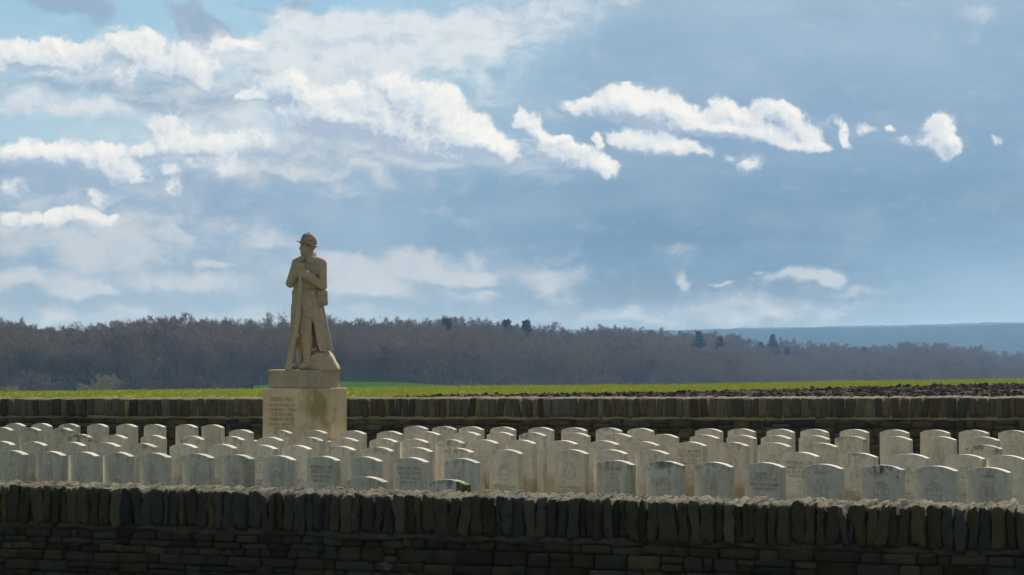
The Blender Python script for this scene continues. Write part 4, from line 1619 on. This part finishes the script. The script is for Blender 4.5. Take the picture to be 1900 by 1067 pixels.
st = empty('statue', (PED[0] - 0.006, PED[1], TOP_PED))
tag(st, 'tan stone soldier in helmet and greatcoat leaning on an upturned rifle, on the pedestal', 'statue')
bb = cut_block('plinth_block', 0.63, 0.745, 0.0, TOP_BLOCK - TOP_PED, 0.014, 9, M_STATUE, st, 0.010)
bb.rotation_euler = (0, 0, YAW)
bb['soot'] = 0.3
fig = empty('figure_origin', (0, 0, 0)) if False else None
OFF = np.array([0.006 + (566 - 950) / F * 33.0 - PED[0], -0.10, TOP_BLOCK - TOP_PED])


def place(o):
    o.location = OFF
    return o


# ---- the man: boots, legs, trunk, arms, hands and head as one body
B = Clay((-42, -48, -1), (50, 34, 250), 1.0)
# boots and legs
B.cone((8, -3, 128), (3, -13, 73), 13.5, 10.5, 4).cone((3, -13, 73), (5, -10, 54), 10.0, 10.8, 4).cone((5, -10, 54), (5, -11, 17), 10.6, 6.3, 4)
B.blob((3, -12.5, 70), (11.2, 10.8, 6), 2)
B.cone((5, -10, 10), (-4, -20, 5.5), 6.6, 6.2, 4).blob((-3, -19, 4.5), (8, 9, 5.5), 2, turn=40)
B.cone((-5, 4, 128), (-8, 7, 72), 12, 9.5, 4).cone((-8, 7, 72), (-8, 9, 52), 9.2, 9.6, 4).cone((-8, 9, 52), (-10, 10, 16), 9.2, 6.0, 4)
B.cone((-9, 9, 7), (-31, 1, 4), 6.0, 4.2, 4)
for zz in (24, 31, 38, 45, 52, 58):                  # puttee windings
    B.carve((-6, -20.6 + (zz - 40) * -0.05, zz), (15, -20.6 + (zz - 40) * -0.05, zz + 3), 1.2, 0.8)
for zz in (76, 71.5, 66.5):                          # bunched breeches at the knee
    B.carve((-7, -23.6, zz), (12, -23.6, zz - 1.5), 1.7, 0.9)
# trunk inside the coat
B.blob((2, 0, 141), (24.5, 17, 17), 4).blob((1.5, 0, 156), (23.2, 16, 22), 5).blob((20, -1, 152), (11, 12, 15), 5).blob((6, 0, 184), (24.5, 15.5, 20), 6)
B.cone((6, 3, 208), (-17, 7, 199), 7.5, 8.0, 6).cone((6, 3, 208), (31, -5, 198), 7.5, 8.6, 6)
# his left arm, nearer the viewer
B.cone((31.5, -6, 195), (33.5, -10, 156), 9.4, 8.4, 3.5).cone((33, -12, 155), (6, -31, 174), 8.6, 6.6, 2)
B.cone((12, -27.5, 170.5), (5, -32, 175), 8.4, 8.8, 0.8)
for (a, b_) in (((24, -22, 166), (38, -20, 158)), ((20, -28, 160), (33, -22, 150)), ((27, -19, 175), (41, -14, 168))):
    B.carve(a, b_, 1.2, 1.4)
# his right arm
B.cone((-17, 6, 195), (-27, -5, 161), 8.8, 8.0, 3.5).cone((-27, -7, 160), (-12, -28, 182), 8.2, 6.2, 2)
B.cone((-16.5, -23, 177), (-11.5, -29, 183.5), 7.8, 8.0, 0.8)
for (a, b_) in (((-35, -12, 168), (-22, -18, 166)), ((-33, -10, 158), (-20, -20, 162))):
    B.carve(a, b_, 1.1, 1.3)
for (a, b_, w_) in (((24, -16, 190), (26, -19, 164), 2.6), ((-14, -14, 190), (-20, -10, 168), 2.4), ((-2, -20, 168), (26, -18, 158), 2.2),
                    ((20, -8, 152), (30, -16, 149), 2.6), ((-18, -14, 156), (-10, -18, 150), 1.4), ((12, -18, 165), (4, -19, 150), 1.1)):
    B.carve(a, b_, w_, 1.8)
# hands closed one over the other on the rifle
B.blob((-1.2, -33, 180), (6.8, 6.0, 8.0), 2).blob((-5.5, -34, 193), (9.0, 7.0, 4.8), 2, tilt=-10)
for k in range(4):
    B.cone((-11 + 3.7 * k, -36.5, 195.2 - 0.5 * k), (-12 + 4.0 * k, -41, 190 - 1.1 * k), 2.2, 1.9, 0.7)
    B.cone((-12 + 4.0 * k, -41, 190 - 1.1 * k), (-11 + 3.8 * k, -39, 186 - 1.0 * k), 1.9, 1.6, 0.7)
for k in range(3):
    B.cone((3.5, -35, 184 - 3.8 * k), (-5, -39.5, 183 - 3.8 * k), 2.0, 1.8, 0.7)
B.cone((-1, -35, 187), (-8, -38.5, 186), 2.2, 1.8, 0.7)
# turned-down collar, lapels, seams and buttons of the coat
B.box((12.0, -15.2, 204.5), (7.0, 2.2, 6.5), 0.6, 0.4, tilt=-30, turn=-12).box((-7.5, -13.8, 205.5), (7.5, 2.2, 4.6), 0.6, 0.4, tilt=26, turn=14)
B.cone((16, 2, 214), (10, -11, 211), 4.2, 3.8, 1.2).cone((16, 2, 214), (6, 11, 214), 4.2, 4.2, 1.2).cone((6, 11, 214), (-5, 2, 211), 4.2, 3.6, 1.2).cone((-5, 2, 210), (-3, -9, 206), 3.4, 3.0, 1.2)
B.carve((1, -19, 207), (3, -21, 193), 3.2, 0.8)
B.carve((7, -19, 197), (9, -21, 150), 1.5, 0.6)
for zz in (193, 184, 160, 152):
    B.blob((13.0, -16.8, zz), (1.9, 1.9, 1.9), 0.6)
# neck and head, turned to his right
B.cone((6, 1, 206), (5, 0, 222), 9.0, 8.6, 3)
B.blob((5.6, 1, 231), (12.8, 12.2, 14.5), 3).blob((0.8, -1.8, 223), (9.8, 9.6, 11.8), 3)
B.blob((-5.6, -3.4, 216.2), (3.2, 3.6, 2.8), 2)                        # chin
B.cone((-6.6, -4.0, 230), (-9.6, -5.0, 225.2), 1.5, 1.9, 1.2)          # nose
B.blob((-7.2, -4.2, 220.6), (1.9, 2.6, 0.9), 1.0)                      # lips
B.carve((-8.8, -5.0, 219.4), (-5.2, -7.6, 219.6), 0.55, 0.6)
B.blob((-5.0, -4.4, 231.2), (4.0, 4.6, 1.7), 1.2)                      # brow
B.carve((-7.6, -6.6, 228.0), (-4.2, -8.8, 228.2), 1.3, 1.0)            # eye socket
B.blob((-5.2, -6.8, 228.0), (1.5, 1.5, 1.1), 0.6)
B.blob((-2.5, -7.5, 224.5), (3.2, 2.6, 3.6), 2)                        # cheek
B.blob((11.0, -6.5, 226.5), (2.2, 2.0, 4.2), 1.0)                      # ear
soldier = place(obj('soldier', B.mesh('soldier', U, 0.18, 5), M_STATUE, st))
soldier['soot'] = 0.15

# ---- helmet: bowl, flared brim and comb
Hm = Clay((-20, -24, 216), (32, 26, 260), 0.8)
Hm.blob((6.6, 0.5, 236.5), (16.0, 15.2, 17.4), 0.9, tilt=-9)
Hm.blob((4.6, -0.8, 233.0), (21.2, 19.0, 1.9), 1.2, tilt=-15.5)
Hm.cone((-4, -3, 249.0), (7, 0.5, 253.0), 1.6, 2.0, 2).cone((7, 0.5, 253.0), (17, 4, 248.0), 2.0, 1.5, 2)
Hm.field(lambda X, Y, Z: np.sqrt(((X - 5.2) / 11.4) ** 2 + ((Y - 0.5) / 10.8) ** 2 + ((Z - 225) / 7.0) ** 2) * 7 - 7, cut=True)
hel = obj('helmet', Hm.mesh('helmet', U, 0.2, 15), M_STATUE, soldier)
hel['soot'] = 0.6

# ---- skirts of the greatcoat, buttoned back from the knees
G = Clay((-40, -34, 28), (56, 36, 150), 1.1)


def skirt(X, Y, Z):
    t = np.clip((148 - Z) / 108.0, 0, 1.1)
    cx_ = 2 + 8.5 * t
    th = np.arctan2(Y / 18.0, (X - cx_) / 26.0)
    fold = t * (3.8 * np.sin(7 * th + 1.2) + 2.4 * np.sin(13 * th + 0.4 + 2 * t))
    rx = 25.0 + 10.5 * t + fold
    ry = 17.5 + 5.5 * t + fold * 0.8
    rr = np.sqrt(((X - cx_) / rx) ** 2 + (Y / ry) ** 2)
    d = np.abs((rr - 0.93) * np.minimum(rx, ry)) - 2.3
    hem = 40.0 + 2.5 * np.sin(2.3 * th) - np.where(X > 20, 4, 0)
    return np.maximum(np.maximum(d, hem - Z), Z - 147)


def opening(X, Y, Z):
    right = np.interp(Z, [30, 36, 44, 60, 86, 100, 111, 122, 128], [31, 29, 25, 22.5, 17.5, 9, -1, -9, -16])
    left = np.interp(Z, [30, 60, 100, 120, 128], [-20, -20, -18.5, -14, -15])
    return np.maximum(np.maximum(X - right, left - X), Y + 1.0)


G.field(skirt, 1.0)
G.field(opening, cut=True)
for (a, b_, r0) in (((18, -19, 108), (27, -17, 45), 2.4), ((27, -13, 112), (35, -10, 44), 2.6), ((-24, -8, 120), (-25, -8, 46), 2.0)):
    G.cone(a, b_, 1.2, r0, 3)
coat = obj('greatcoat', G.mesh('greatcoat', U, 0.18, 25), M_STATUE, soldier)
coat['soot'] = 0.15

Bt = Clay((-30, -24, 132), (34, 24, 152), 0.8)
Bt.field(lambda X, Y, Z: np.maximum(np.abs((np.sqrt(((X - 2) / 24.6) ** 2 + (Y / 17.4) ** 2) - 1) * 17.4) - 1.5, np.abs(Z - 142.5 + 0.03 * X) - 3.4), 0.6)
Bt.box((-10, -17.5, 143), (5, 2.2, 4.4), 1.0, 1.0)
Bt.box((14, -17.0, 141), (6.5, 3.2, 6.0), 1.5, 1.0)
obj('belt', Bt.mesh('belt', U, 0.15, 35), M_STATUE, soldier)['soot'] = 0.25

S_ = Clay((18, -26, 110), (48, 16, 152), 0.8)
S_.box((33.0, -7.5, 132.5), (9.8, 9.0, 14.5), 5.5, 1.5, tilt=4).box((32.6, -8.6, 141), (10.1, 9.2, 6.0), 3.5, 0.8, tilt=4)
S_.cone((33, -17.5, 131), (33, -17.8, 122), 0.9, 0.9, 0.6)
obj('satchel', S_.mesh('satchel', U, 0.25, 45), M_STATUE, soldier)['soot'] = 0.3

# ---- rifle, stock on the ground
Rf = Clay((-42, -48, -1), (6, -12, 196), 0.9)
Rf.cone((-4.5, -35, 190), (-7, -35, 140), 3.4, 4.0, 1.0).cone((-7, -35, 150), (-11, -34, 95), 4.8, 5.2, 1.5).cone((-11, -34, 95), (-15.5, -33, 62), 5.2, 5.0, 1.5)
Rf.cone((-15.5, -33, 62), (-20, -31, 46), 5.0, 4.6, 1.5)
Rf.cone((-20, -31, 46), (-28, -27, 4), 4.8, 6.4, 2.0, flat=0.8)
Rf.box((-28, -27, 3.5), (6.6, 4.6, 3.8), 1.2, 1.5, tilt=10)
Rf.cone((-8.6, -35, 128), (-8.2, -35, 133), 5.7, 5.7, 0.8).cone((-5.6, -35, 172), (-5.3, -35, 176), 4.6, 4.6, 0.8)
Rf.cone((-16, -36, 68), (-9, -39, 63), 1.7, 2.2, 0.8)
Rf.carve((-16.5, -39, 92), (-18.5, -37.5, 66), 1.1, 0.8)
place(obj('rifle', Rf.mesh('rifle', U, 0.06, 55), M_STATUE, st))['soot'] = 0.15

# ---- rock behind the legs
K = Clay((-6, -20, -1), (70, 42, 46), 1.1)
def rockface(X, Y, Z):
    top = np.interp(X, [4, 14, 24, 38, 46, 53, 58, 63, 66], [26, 33, 38, 38, 34, 26, 15, 8, 4])
    top = top - 0.018 * (Y - 8) ** 2
    d = np.maximum((Z - top) * 0.6, np.maximum(np.maximum(4 - X, X - 63), np.maximum(-12 - Y, Y - 34)) * 0.8)
    return d


K.field(rockface, 1.5)
rock = place(obj('rock', K.mesh('rock', U, 1.5, 65), M_STATUE, st))
rock['soot'] = 0.15

# ================================================================== woods
def m_twig(T, b, out):
    pos = T.node('ShaderNodeNewGeometry').outputs['Position']
    part = T.node('ShaderNodeAttribute', None, attribute_name='tint').outputs['Fac']
    n1 = T.noise(pos, 0.035, 4, 0.6)
    n2 = T.noise(pos, 0.4, 3, 0.6)
    c = T.ramp(n1, [(0.32, (0.180, 0.132, 0.092, 1)), (0.5, (0.285, 0.212, 0.145, 1)), (0.66, (0.240, 0.215, 0.130, 1))])
    c = T.mix(part, c, T.mix(n2, (0.085, 0.080, 0.072, 1), (0.19, 0.18, 0.16, 1)))
    put(T, b.inputs['Base Color'], c)


M_TWIG = material('bare_twigs', m_twig)


def m_needle(T, b, out):
    pos = T.node('ShaderNodeNewGeometry').outputs['Position']
    n1 = T.noise(pos, 0.5, 4, 0.6)
    put(T, b.inputs['Base Color'], T.mix(n1, (0.040, 0.060, 0.036, 1), (0.075, 0.098, 0.055, 1)))


M_NEEDLE = material('conifer_needles', m_needle)


def m_bush(T, b, out):
    pos = T.node('ShaderNodeNewGeometry').outputs['Position']
    n1 = T.noise(pos, 0.6, 4, 0.6)
    put(T, b.inputs['Base Color'], T.mix(n1, (0.36, 0.33, 0.25, 1), (0.55, 0.51, 0.39, 1)))


M_BUSH = material('tan_scrub', m_bush)


def ribbons(p0, p1, w0, w1, r):
    """thin tapering strips from p0 to p1, each turned at random"""
    n = len(p0)
    d = p1 - p0
    a = r.normal(size=(n, 3))
    s = np.cross(d, a)
    s /= np.linalg.norm(s, axis=1, keepdims=True) + 1e-9
    w0 = np.broadcast_to(np.asarray(w0, float).reshape(-1, 1), (n, 1))
    w1 = np.broadcast_to(np.asarray(w1, float).reshape(-1, 1), (n, 1))
    v = np.stack([p0 - s * w0, p0 + s * w0, p1 + s * w1, p1 - s * w1], 1).reshape(-1, 3)
    return v, np.arange(n * 4).reshape(-1, 4)


def tube(pts, radii, sides=6):
    v, f = [], []
    pts = [np.asarray(p, float) for p in pts]
    for i, (p, rr) in enumerate(zip(pts, radii)):
        d = pts[min(i + 1, len(pts) - 1)] - pts[max(i - 1, 0)]
        d = d / np.linalg.norm(d)
        a = np.cross(d, [0.3, 0.9, 0.1])
        a /= np.linalg.norm(a)
        b_ = np.cross(d, a)
        for k in range(sides):
            q = 2 * math.pi * k / sides
            v.append(p + rr * (math.cos(q) * a + math.sin(q) * b_))
    for i in range(len(pts) - 1):
        for k in range(sides):
            f.append((i * sides + k, i * sides + (k + 1) % sides, (i + 1) * sides + (k + 1) % sides, (i + 1) * sides + k))
    return np.array(v), np.array(f)


def bare_tree(seed, H=20.0, spread=0.27, trunk_h=0.36, limbs=26, subs=15, twigs=14, tw=0.036):
    """winter broadleaf: trunk, limbs, boughs and a haze of twigs; returns (trunk arrays, crown arrays)"""
    r = np.random.default_rng(seed)
    lean = r.normal(0, 0.02, 2) * H
    tp = [np.array([lean[0] * t, lean[1] * t, H * t * 0.78]) for t in np.linspace(0, 1, 7)]
    tv, tf = tube(tp, np.linspace(0.30, 0.05, 7) * H / 20.0, 6)
    c = np.array([lean[0], lean[1], 0]) + np.array([0, 0, H * (0.5 + trunk_h / 2)])
    rad = np.array([spread * H, spread * H, H * (1 - trunk_h) / 2])
    P0, P1, W0, W1 = [], [], [], []
    for i in range(limbs):
        t = trunk_h * 0.75 + (0.80 - trunk_h * 0.75) * (i + r.random()) / limbs
        s0 = np.array([lean[0] * t, lean[1] * t, H * t * 0.95])
        a = r.uniform(0, 6.28)
        el = r.uniform(-0.25, 1.0)
        d = np.array([math.cos(a) * math.cos(el), math.sin(a) * math.cos(el), math.sin(el)])
        e = c + d * rad * r.uniform(0.74, 0.93)
        mid = s0 + (e - s0) * 0.5 + np.array([0, 0, 0.03 * H])
        P0 += [s0, mid]
        P1 += [mid, e]
        W0 += [0.085 * H / 20, 0.055 * H / 20]
        W1 += [0.055 * H / 20, 0.02 * H / 20]
        for j in range(subs):
            u = r.uniform(0.3, 1.0)
            q0 = s0 + (mid - s0) * min(u * 2, 1) + (e - mid) * max(u * 2 - 1, 0)
            d2 = d * 0.5 + r.normal(0, 0.55, 3) + np.array([0, 0, 0.35])
            d2 /= np.linalg.norm(d2)
            q1 = q0 + d2 * H * r.uniform(0.035, 0.075)
            P0.append(q0)
            P1.append(q1)
            W0.append(0.035 * H / 20)
            W1.append(0.014 * H / 20)
            for k in range(twigs):
                z0 = q0 + (q1 - q0) * r.uniform(0.2, 1.0)
                d3 = d2 * 0.7 + r.normal(0, 0.6, 3) + np.array([0, 0, 0.25])
                d3 /= np.linalg.norm(d3)
                z1 = z0 + d3 * H * r.uniform(0.022, 0.05)
                P0.append(z0)
                P1.append(z1)
                W0.append(tw * H / 20)
                W1.append(0.006)
    cv, cf = ribbons(np.array(P0), np.array(P1), np.array(W0), np.array(W1), r)
    return (tv, tf), (cv, cf)


def conifer(seed, H=20.0, spread=0.17):
    r = np.random.default_rng(seed)
    tv, tf = tube([(0, 0, 0), (0, 0, H * 0.5), (0, 0, H * 0.97)], np.array([0.28, 0.18, 0.04]) * H / 20, 6)
    P0, P1, W0, W1 = [], [], [], []
    z = 0.14
    while z < 0.99:
        L = spread * H * (1 - z) * r.uniform(0.75, 1.2) + 0.012 * H
        for k in range(9):
            a = r.uniform(0, 6.28)
            d = np.array([math.cos(a), math.sin(a), r.uniform(-0.35, 0.05)])
            s0 = np.array([0, 0, z * H])
            e = s0 + d * L * r.uniform(0.7, 1.0)
            for t in np.linspace(0.15, 1.0, 7):
                q = s0 + (e - s0) * t
                for _ in range(3):
                    P0.append(q)
                    P1.append(q + d * 0.05 * H + r.normal(0, 0.022, 3) * H)
                    W0.append(0.016 * H)
                    W1.append(0.004 * H)
        z += 0.035
    cv, cf = ribbons(np.array(P0), np.array(P1), np.array(W0), np.array(W1), r)
    return (tv, tf), (cv, cf)


def joined(name, parts, tints, mat):
    v = np.concatenate([p[0] for p in parts])
    fs, n, tt = [], 0, []
    for (pv, pf), t_ in zip(parts, tints):
        fs.append(pf + n)
        n += len(pv)
        tt.append(np.full(len(pv), t_))
    me = mesh_np(name, v, np.concatenate(fs))
    attr(me, 'tint', np.concatenate(tt))
    me.materials.append(mat)
    return me


def tree_thing(name, arrays, mat, loc, label, cat, group=None, scale=1.0, trunk_mat=None):
    root = empty(name, loc)
    root.scale = (scale, scale, scale)
    tag(root, label, cat, group)
    (tv, tf), (cv, cf) = arrays
    me = mesh_np('trunk', tv, tf, True)
    attr(me, 'tint', np.ones(len(tv)))
    obj('trunk', me, trunk_mat or M_TWIG, root)
    me = mesh_np('crown', cv, cf)
    attr(me, 'tint', np.zeros(len(cv)))
    obj('crown', me, mat, root)
    return root


# ---- the wood as a mass: a few kinds of tree set out many times
kinds_col = bpy.data.collections.new('wood_kinds')
for k in range(9):
    r_ = np.random.default_rng(300 + k)
    pr = bare_tree(400 + k, 20.0, r_.uniform(0.29, 0.40), r_.uniform(0.22, 0.38))
    o = bpy.data.objects.new('wood_tree', joined('wood_tree', pr, (1.0, 0.0), M_TWIG))
    kinds_col.objects.link(o)
pr = conifer(450)
kinds_col.objects.link(bpy.data.objects.new('wood_tree', joined('wood_tree', pr, (1.0, 0.0), M_NEEDLE)))
# undergrowth: low dense scrub that closes the foot of the wood
pr = bare_tree(470, 20.0, 0.5, 0.02, 26, 9, 11, 0.07)
kinds_col.objects.link(bpy.data.objects.new('wood_tree_scrub', joined('wood_tree_scrub', pr, (1.0, 0.0), M_TWIG)))
names_sorted = sorted(o.name for o in kinds_col.objects)

pts, idx, scl, rot = [], [], [], []
rw = np.random.default_rng(9)
for px in np.arange(-420, 2330, 1.0):
    pass
count = 0
s = 0.0
rows_ = 13
for j in range(rows_):
    sj = (j / (rows_ - 1)) ** 1.1
    px = -430.0 + rw.uniform(0, 20)
    while px < 2330:
        sp = np.clip(sj + rw.normal(0, 0.03), 0, 1)
        Z, g = wood_ground(np.array(px), np.array(sp))
        gap = rw.uniform(4.6, 8.2) * F / Z
        Z = float(Z) + rw.normal(0, 5)
        con = False
        pts.append((PX(px, Z), Z, float(g)))
        idx.append(9 if con else rw.integers(0, 9))
        sc_ = rw.normal(1.05, 0.055)
        scl.append(np.clip(sc_, 0.86, 1.20))
        rot.append(rw.uniform(0, 6.28))
        px += gap
        count += 1
for j in range(6):
    px = -430.0
    while px < 2330:
        sp = 0.0 + 0.10 * j
        Z, g = wood_ground(np.array(px), np.array(sp))
        Z = float(Z) - 6 + rw.normal(0, 4)
        pts.append((PX(px, Z), Z, float(g)))
        idx.append(10)
        scl.append(rw.uniform(0.34, 0.66))
        rot.append(rw.uniform(0, 6.28))
        px += rw.uniform(3.5, 6.0) * F / Z
pts = np.array(pts)
me = bpy.data.meshes.new('woods')
me.vertices.add(len(pts))
me.vertices.foreach_set('co', pts.astype(np.float32).ravel())
attr(me, 'size', scl)
attr(me, 'turn', rot)
a_ = me.attributes.new('kind', 'INT', 'POINT')
a_.data.foreach_set('value', np.array(idx, dtype=np.int32))
woods = tag(obj('woods', me), kind='stuff')
gt = bpy.data.node_groups.new('set_out_trees', 'GeometryNodeTree')
gt.interface.new_socket('Geometry', in_out='INPUT', socket_type='NodeSocketGeometry')
gt.interface.new_socket('Geometry', in_out='OUTPUT', socket_type='NodeSocketGeometry')
gi = gt.nodes.new('NodeGroupInput')
go = gt.nodes.new('NodeGroupOutput')
ci = gt.nodes.new('GeometryNodeCollectionInfo')
ci.inputs['Collection'].default_value = kinds_col
ci.inputs['Separate Children'].default_value = True
ci.inputs['Reset Children'].default_value = True


def named(nm, ty):
    n = gt.nodes.new('GeometryNodeInputNamedAttribute')
    n.data_type = ty
    n.inputs['Name'].default_value = nm
    return n.outputs['Attribute']


iop = gt.nodes.new('GeometryNodeInstanceOnPoints')
gt.links.new(gi.outputs[0], iop.inputs['Points'])
gt.links.new(ci.outputs[0], iop.inputs['Instance'])
iop.inputs['Pick Instance'].default_value = True
gt.links.new(named('kind', 'INT'), iop.inputs['Instance Index'])
cxyz = gt.nodes.new('ShaderNodeCombineXYZ')
gt.links.new(named('turn', 'FLOAT'), cxyz.inputs[2])
gt.links.new(cxyz.outputs[0], iop.inputs['Rotation'])
gt.links.new(named('size', 'FLOAT'), iop.inputs['Scale'])
gt.links.new(iop.outputs[0], go.inputs[0])
md = woods.modifiers.new('set_out_trees', 'NODES')
md.node_group = gt

# ---- single trees one can tell apart on the skyline and in front of the wood


def on_skyline(px, top, Z, H):
    return (PX(px, Z), Z, PZ(top, Z) - H)


for (px, top, Z, H, sp, seed, lab) in [
    (247, 584, 760, 21, 0.34, 501, 'bare spreading tree breaking the skyline, beside a taller bare tree'),
    (292, 576, 770, 23, 0.36, 502, 'tallest bare tree on the skyline above the dark wood, domed'),
    (375, 583, 760, 20, 0.30, 503, 'small bare tree on the skyline between two low humps of wood'),
    (438, 582, 760, 21, 0.31, 504, 'bare tree with a ragged crown just left of the soldier'),
    (829, 582, 900, 21, 0.26, 505, 'slim bare tree beside the broad domed tree on the ridge'),
    (880, 579, 900, 23, 0.42, 506, 'broad domed bare tree standing above the middle of the wood'),
    (1683, 627, 1480, 24, 0.36, 507, 'broad bare tree rising above the wood under the blue hills'),
    (1745, 630, 1500, 23, 0.34, 508, 'bare tree beside the broad one under the blue hills'),
]:
    tree_thing('bare_tree', bare_tree(seed, H, sp, 0.3, 26, 13, 14, 0.05), M_TWIG, on_skyline(px, top, Z, H), lab, 'tree', 'bare trees on the skyline')
for (px, top, Z, H, sp, seed, lab) in [
    (940, 594, 960, 20, 0.40, 521, 'dark pointed conifer on the skyline right of the domed tree'),
    (976, 595, 970, 20, 0.48, 522, 'dark broad conifer on the skyline, twin of the pointed one'),
    (1297, 615, 1100, 14, 0.55, 523, 'dark wide conifer where the wood meets the blue hills'),
    (1336, 624, 1120, 12, 0.42, 524, 'small dark conifer beside the wide one near the hills'),
    (1434, 621, 1300, 15, 0.45, 525, 'pointed conifer standing in front of the distant blue hill'),
    (1412, 635, 1290, 13, 0.50, 526, 'lower dark conifer next to the pointed one'),
    (1460, 644, 1280, 13, 0.45, 527, 'dark green conifer inside the wood below the hill'),
    (1603, 644, 1420, 15, 0.48, 528, 'dark conifer half sunk in the wood below the blue hills'),
    (830, 592, 890, 19, 0.25, 529, 'narrow dark conifer at the foot of the slim bare tree'),
]:
    tree_thing('conifer', conifer(seed, H, sp), M_NEEDLE, on_skyline(px, top, Z, H), lab, 'tree', 'dark conifers in the wood')
for (px, top, Z, H, sp, seed, lab) in [
    (200, 686, 330, 4.6, 0.62, 541, 'pale tan bush at the field edge before the dark wood'),
    (165, 705, 335, 3.0, 0.8, 542, 'low grey bush beside the pale tan bush'),
    (22, 713, 300, 1.9, 1.1, 543, 'low tan bush at the far end of the field'),
    (108, 720, 310, 1.5, 0.9, 544, 'tiny tan bush between two larger ones at the field edge'),
]:
    tree_thing('bush', bare_tree(seed, H, sp, 0.04, 34, 12, 14, 0.13), M_BUSH, on_skyline(px, top, Z, H), lab, 'bush', 'bushes beyond the green field', trunk_mat=M_BUSH)

# a sprout standing up behind the near wall
sp_ = empty('plant', (PX(902, 17.75), 17.75 + 0.55, 0.0))
tag(sp_, 'thin green sprout standing up just behind the near stone wall', 'plant')
r_ = np.random.default_rng(5)
tv, tf = tube([(0, 0, 0), (0.01, 0.0, 0.45), (0.0, 0.01, 0.83)], [0.006, 0.005, 0.003], 5)
me = mesh_np('stem', tv, tf, True)
obj('stem', me, M_BLADE, sp_)
p0 = np.array([[0.0, 0.0, 0.18 + 0.035 * k] for k in range(19)])
d = r_.normal(0, 1, (19, 3))
d[:, 2] = np.abs(d[:, 2]) * 0.7 + 0.3
d /= np.linalg.norm(d, axis=1, keepdims=True)
lv, lf = ribbons(p0, p0 + d * 0.075, 0.010, 0.003, r_)
obj('leaves', mesh_np('leaves', lv, lf), M_BLADE, sp_)

# ================================================================== air
def haze_box():
    x0, x1, y0, y1, z0, z1 = -6000, 6000, -160, 6400, -45.0, 86.0
    v = [(x, y, z) for z in (z0, z1) for y in (y0, y1) for x in (x0, x1)]
    f = [(0, 2, 3, 1), (4, 5, 7, 6), (0, 1, 5, 4), (2, 6, 7, 3), (0, 4, 6, 2), (1, 3, 7, 5)]
    me = mesh_np('haze', np.array(v, float), np.array(f))
    m = bpy.data.materials.new('haze')
    m.use_nodes = True
    t = m.node_tree
    t.nodes.clear()
    out = t.nodes.new('ShaderNodeOutputMaterial')
    p = t.nodes.new('ShaderNodeVolumePrincipled')
    p.inputs['Color'].default_value = (0.31, 0.585, 1.0, 1)
    p.inputs['Absorption Color'].default_value = (1, 1, 1, 1)
    p.inputs['Density'].default_value = 0.000135
    p.inputs['Anisotropy'].default_value = 0.25
    t.links.new(p.outputs[0], out.inputs['Volume'])
    tag(obj('haze', me, m), kind='stuff')


haze_box()
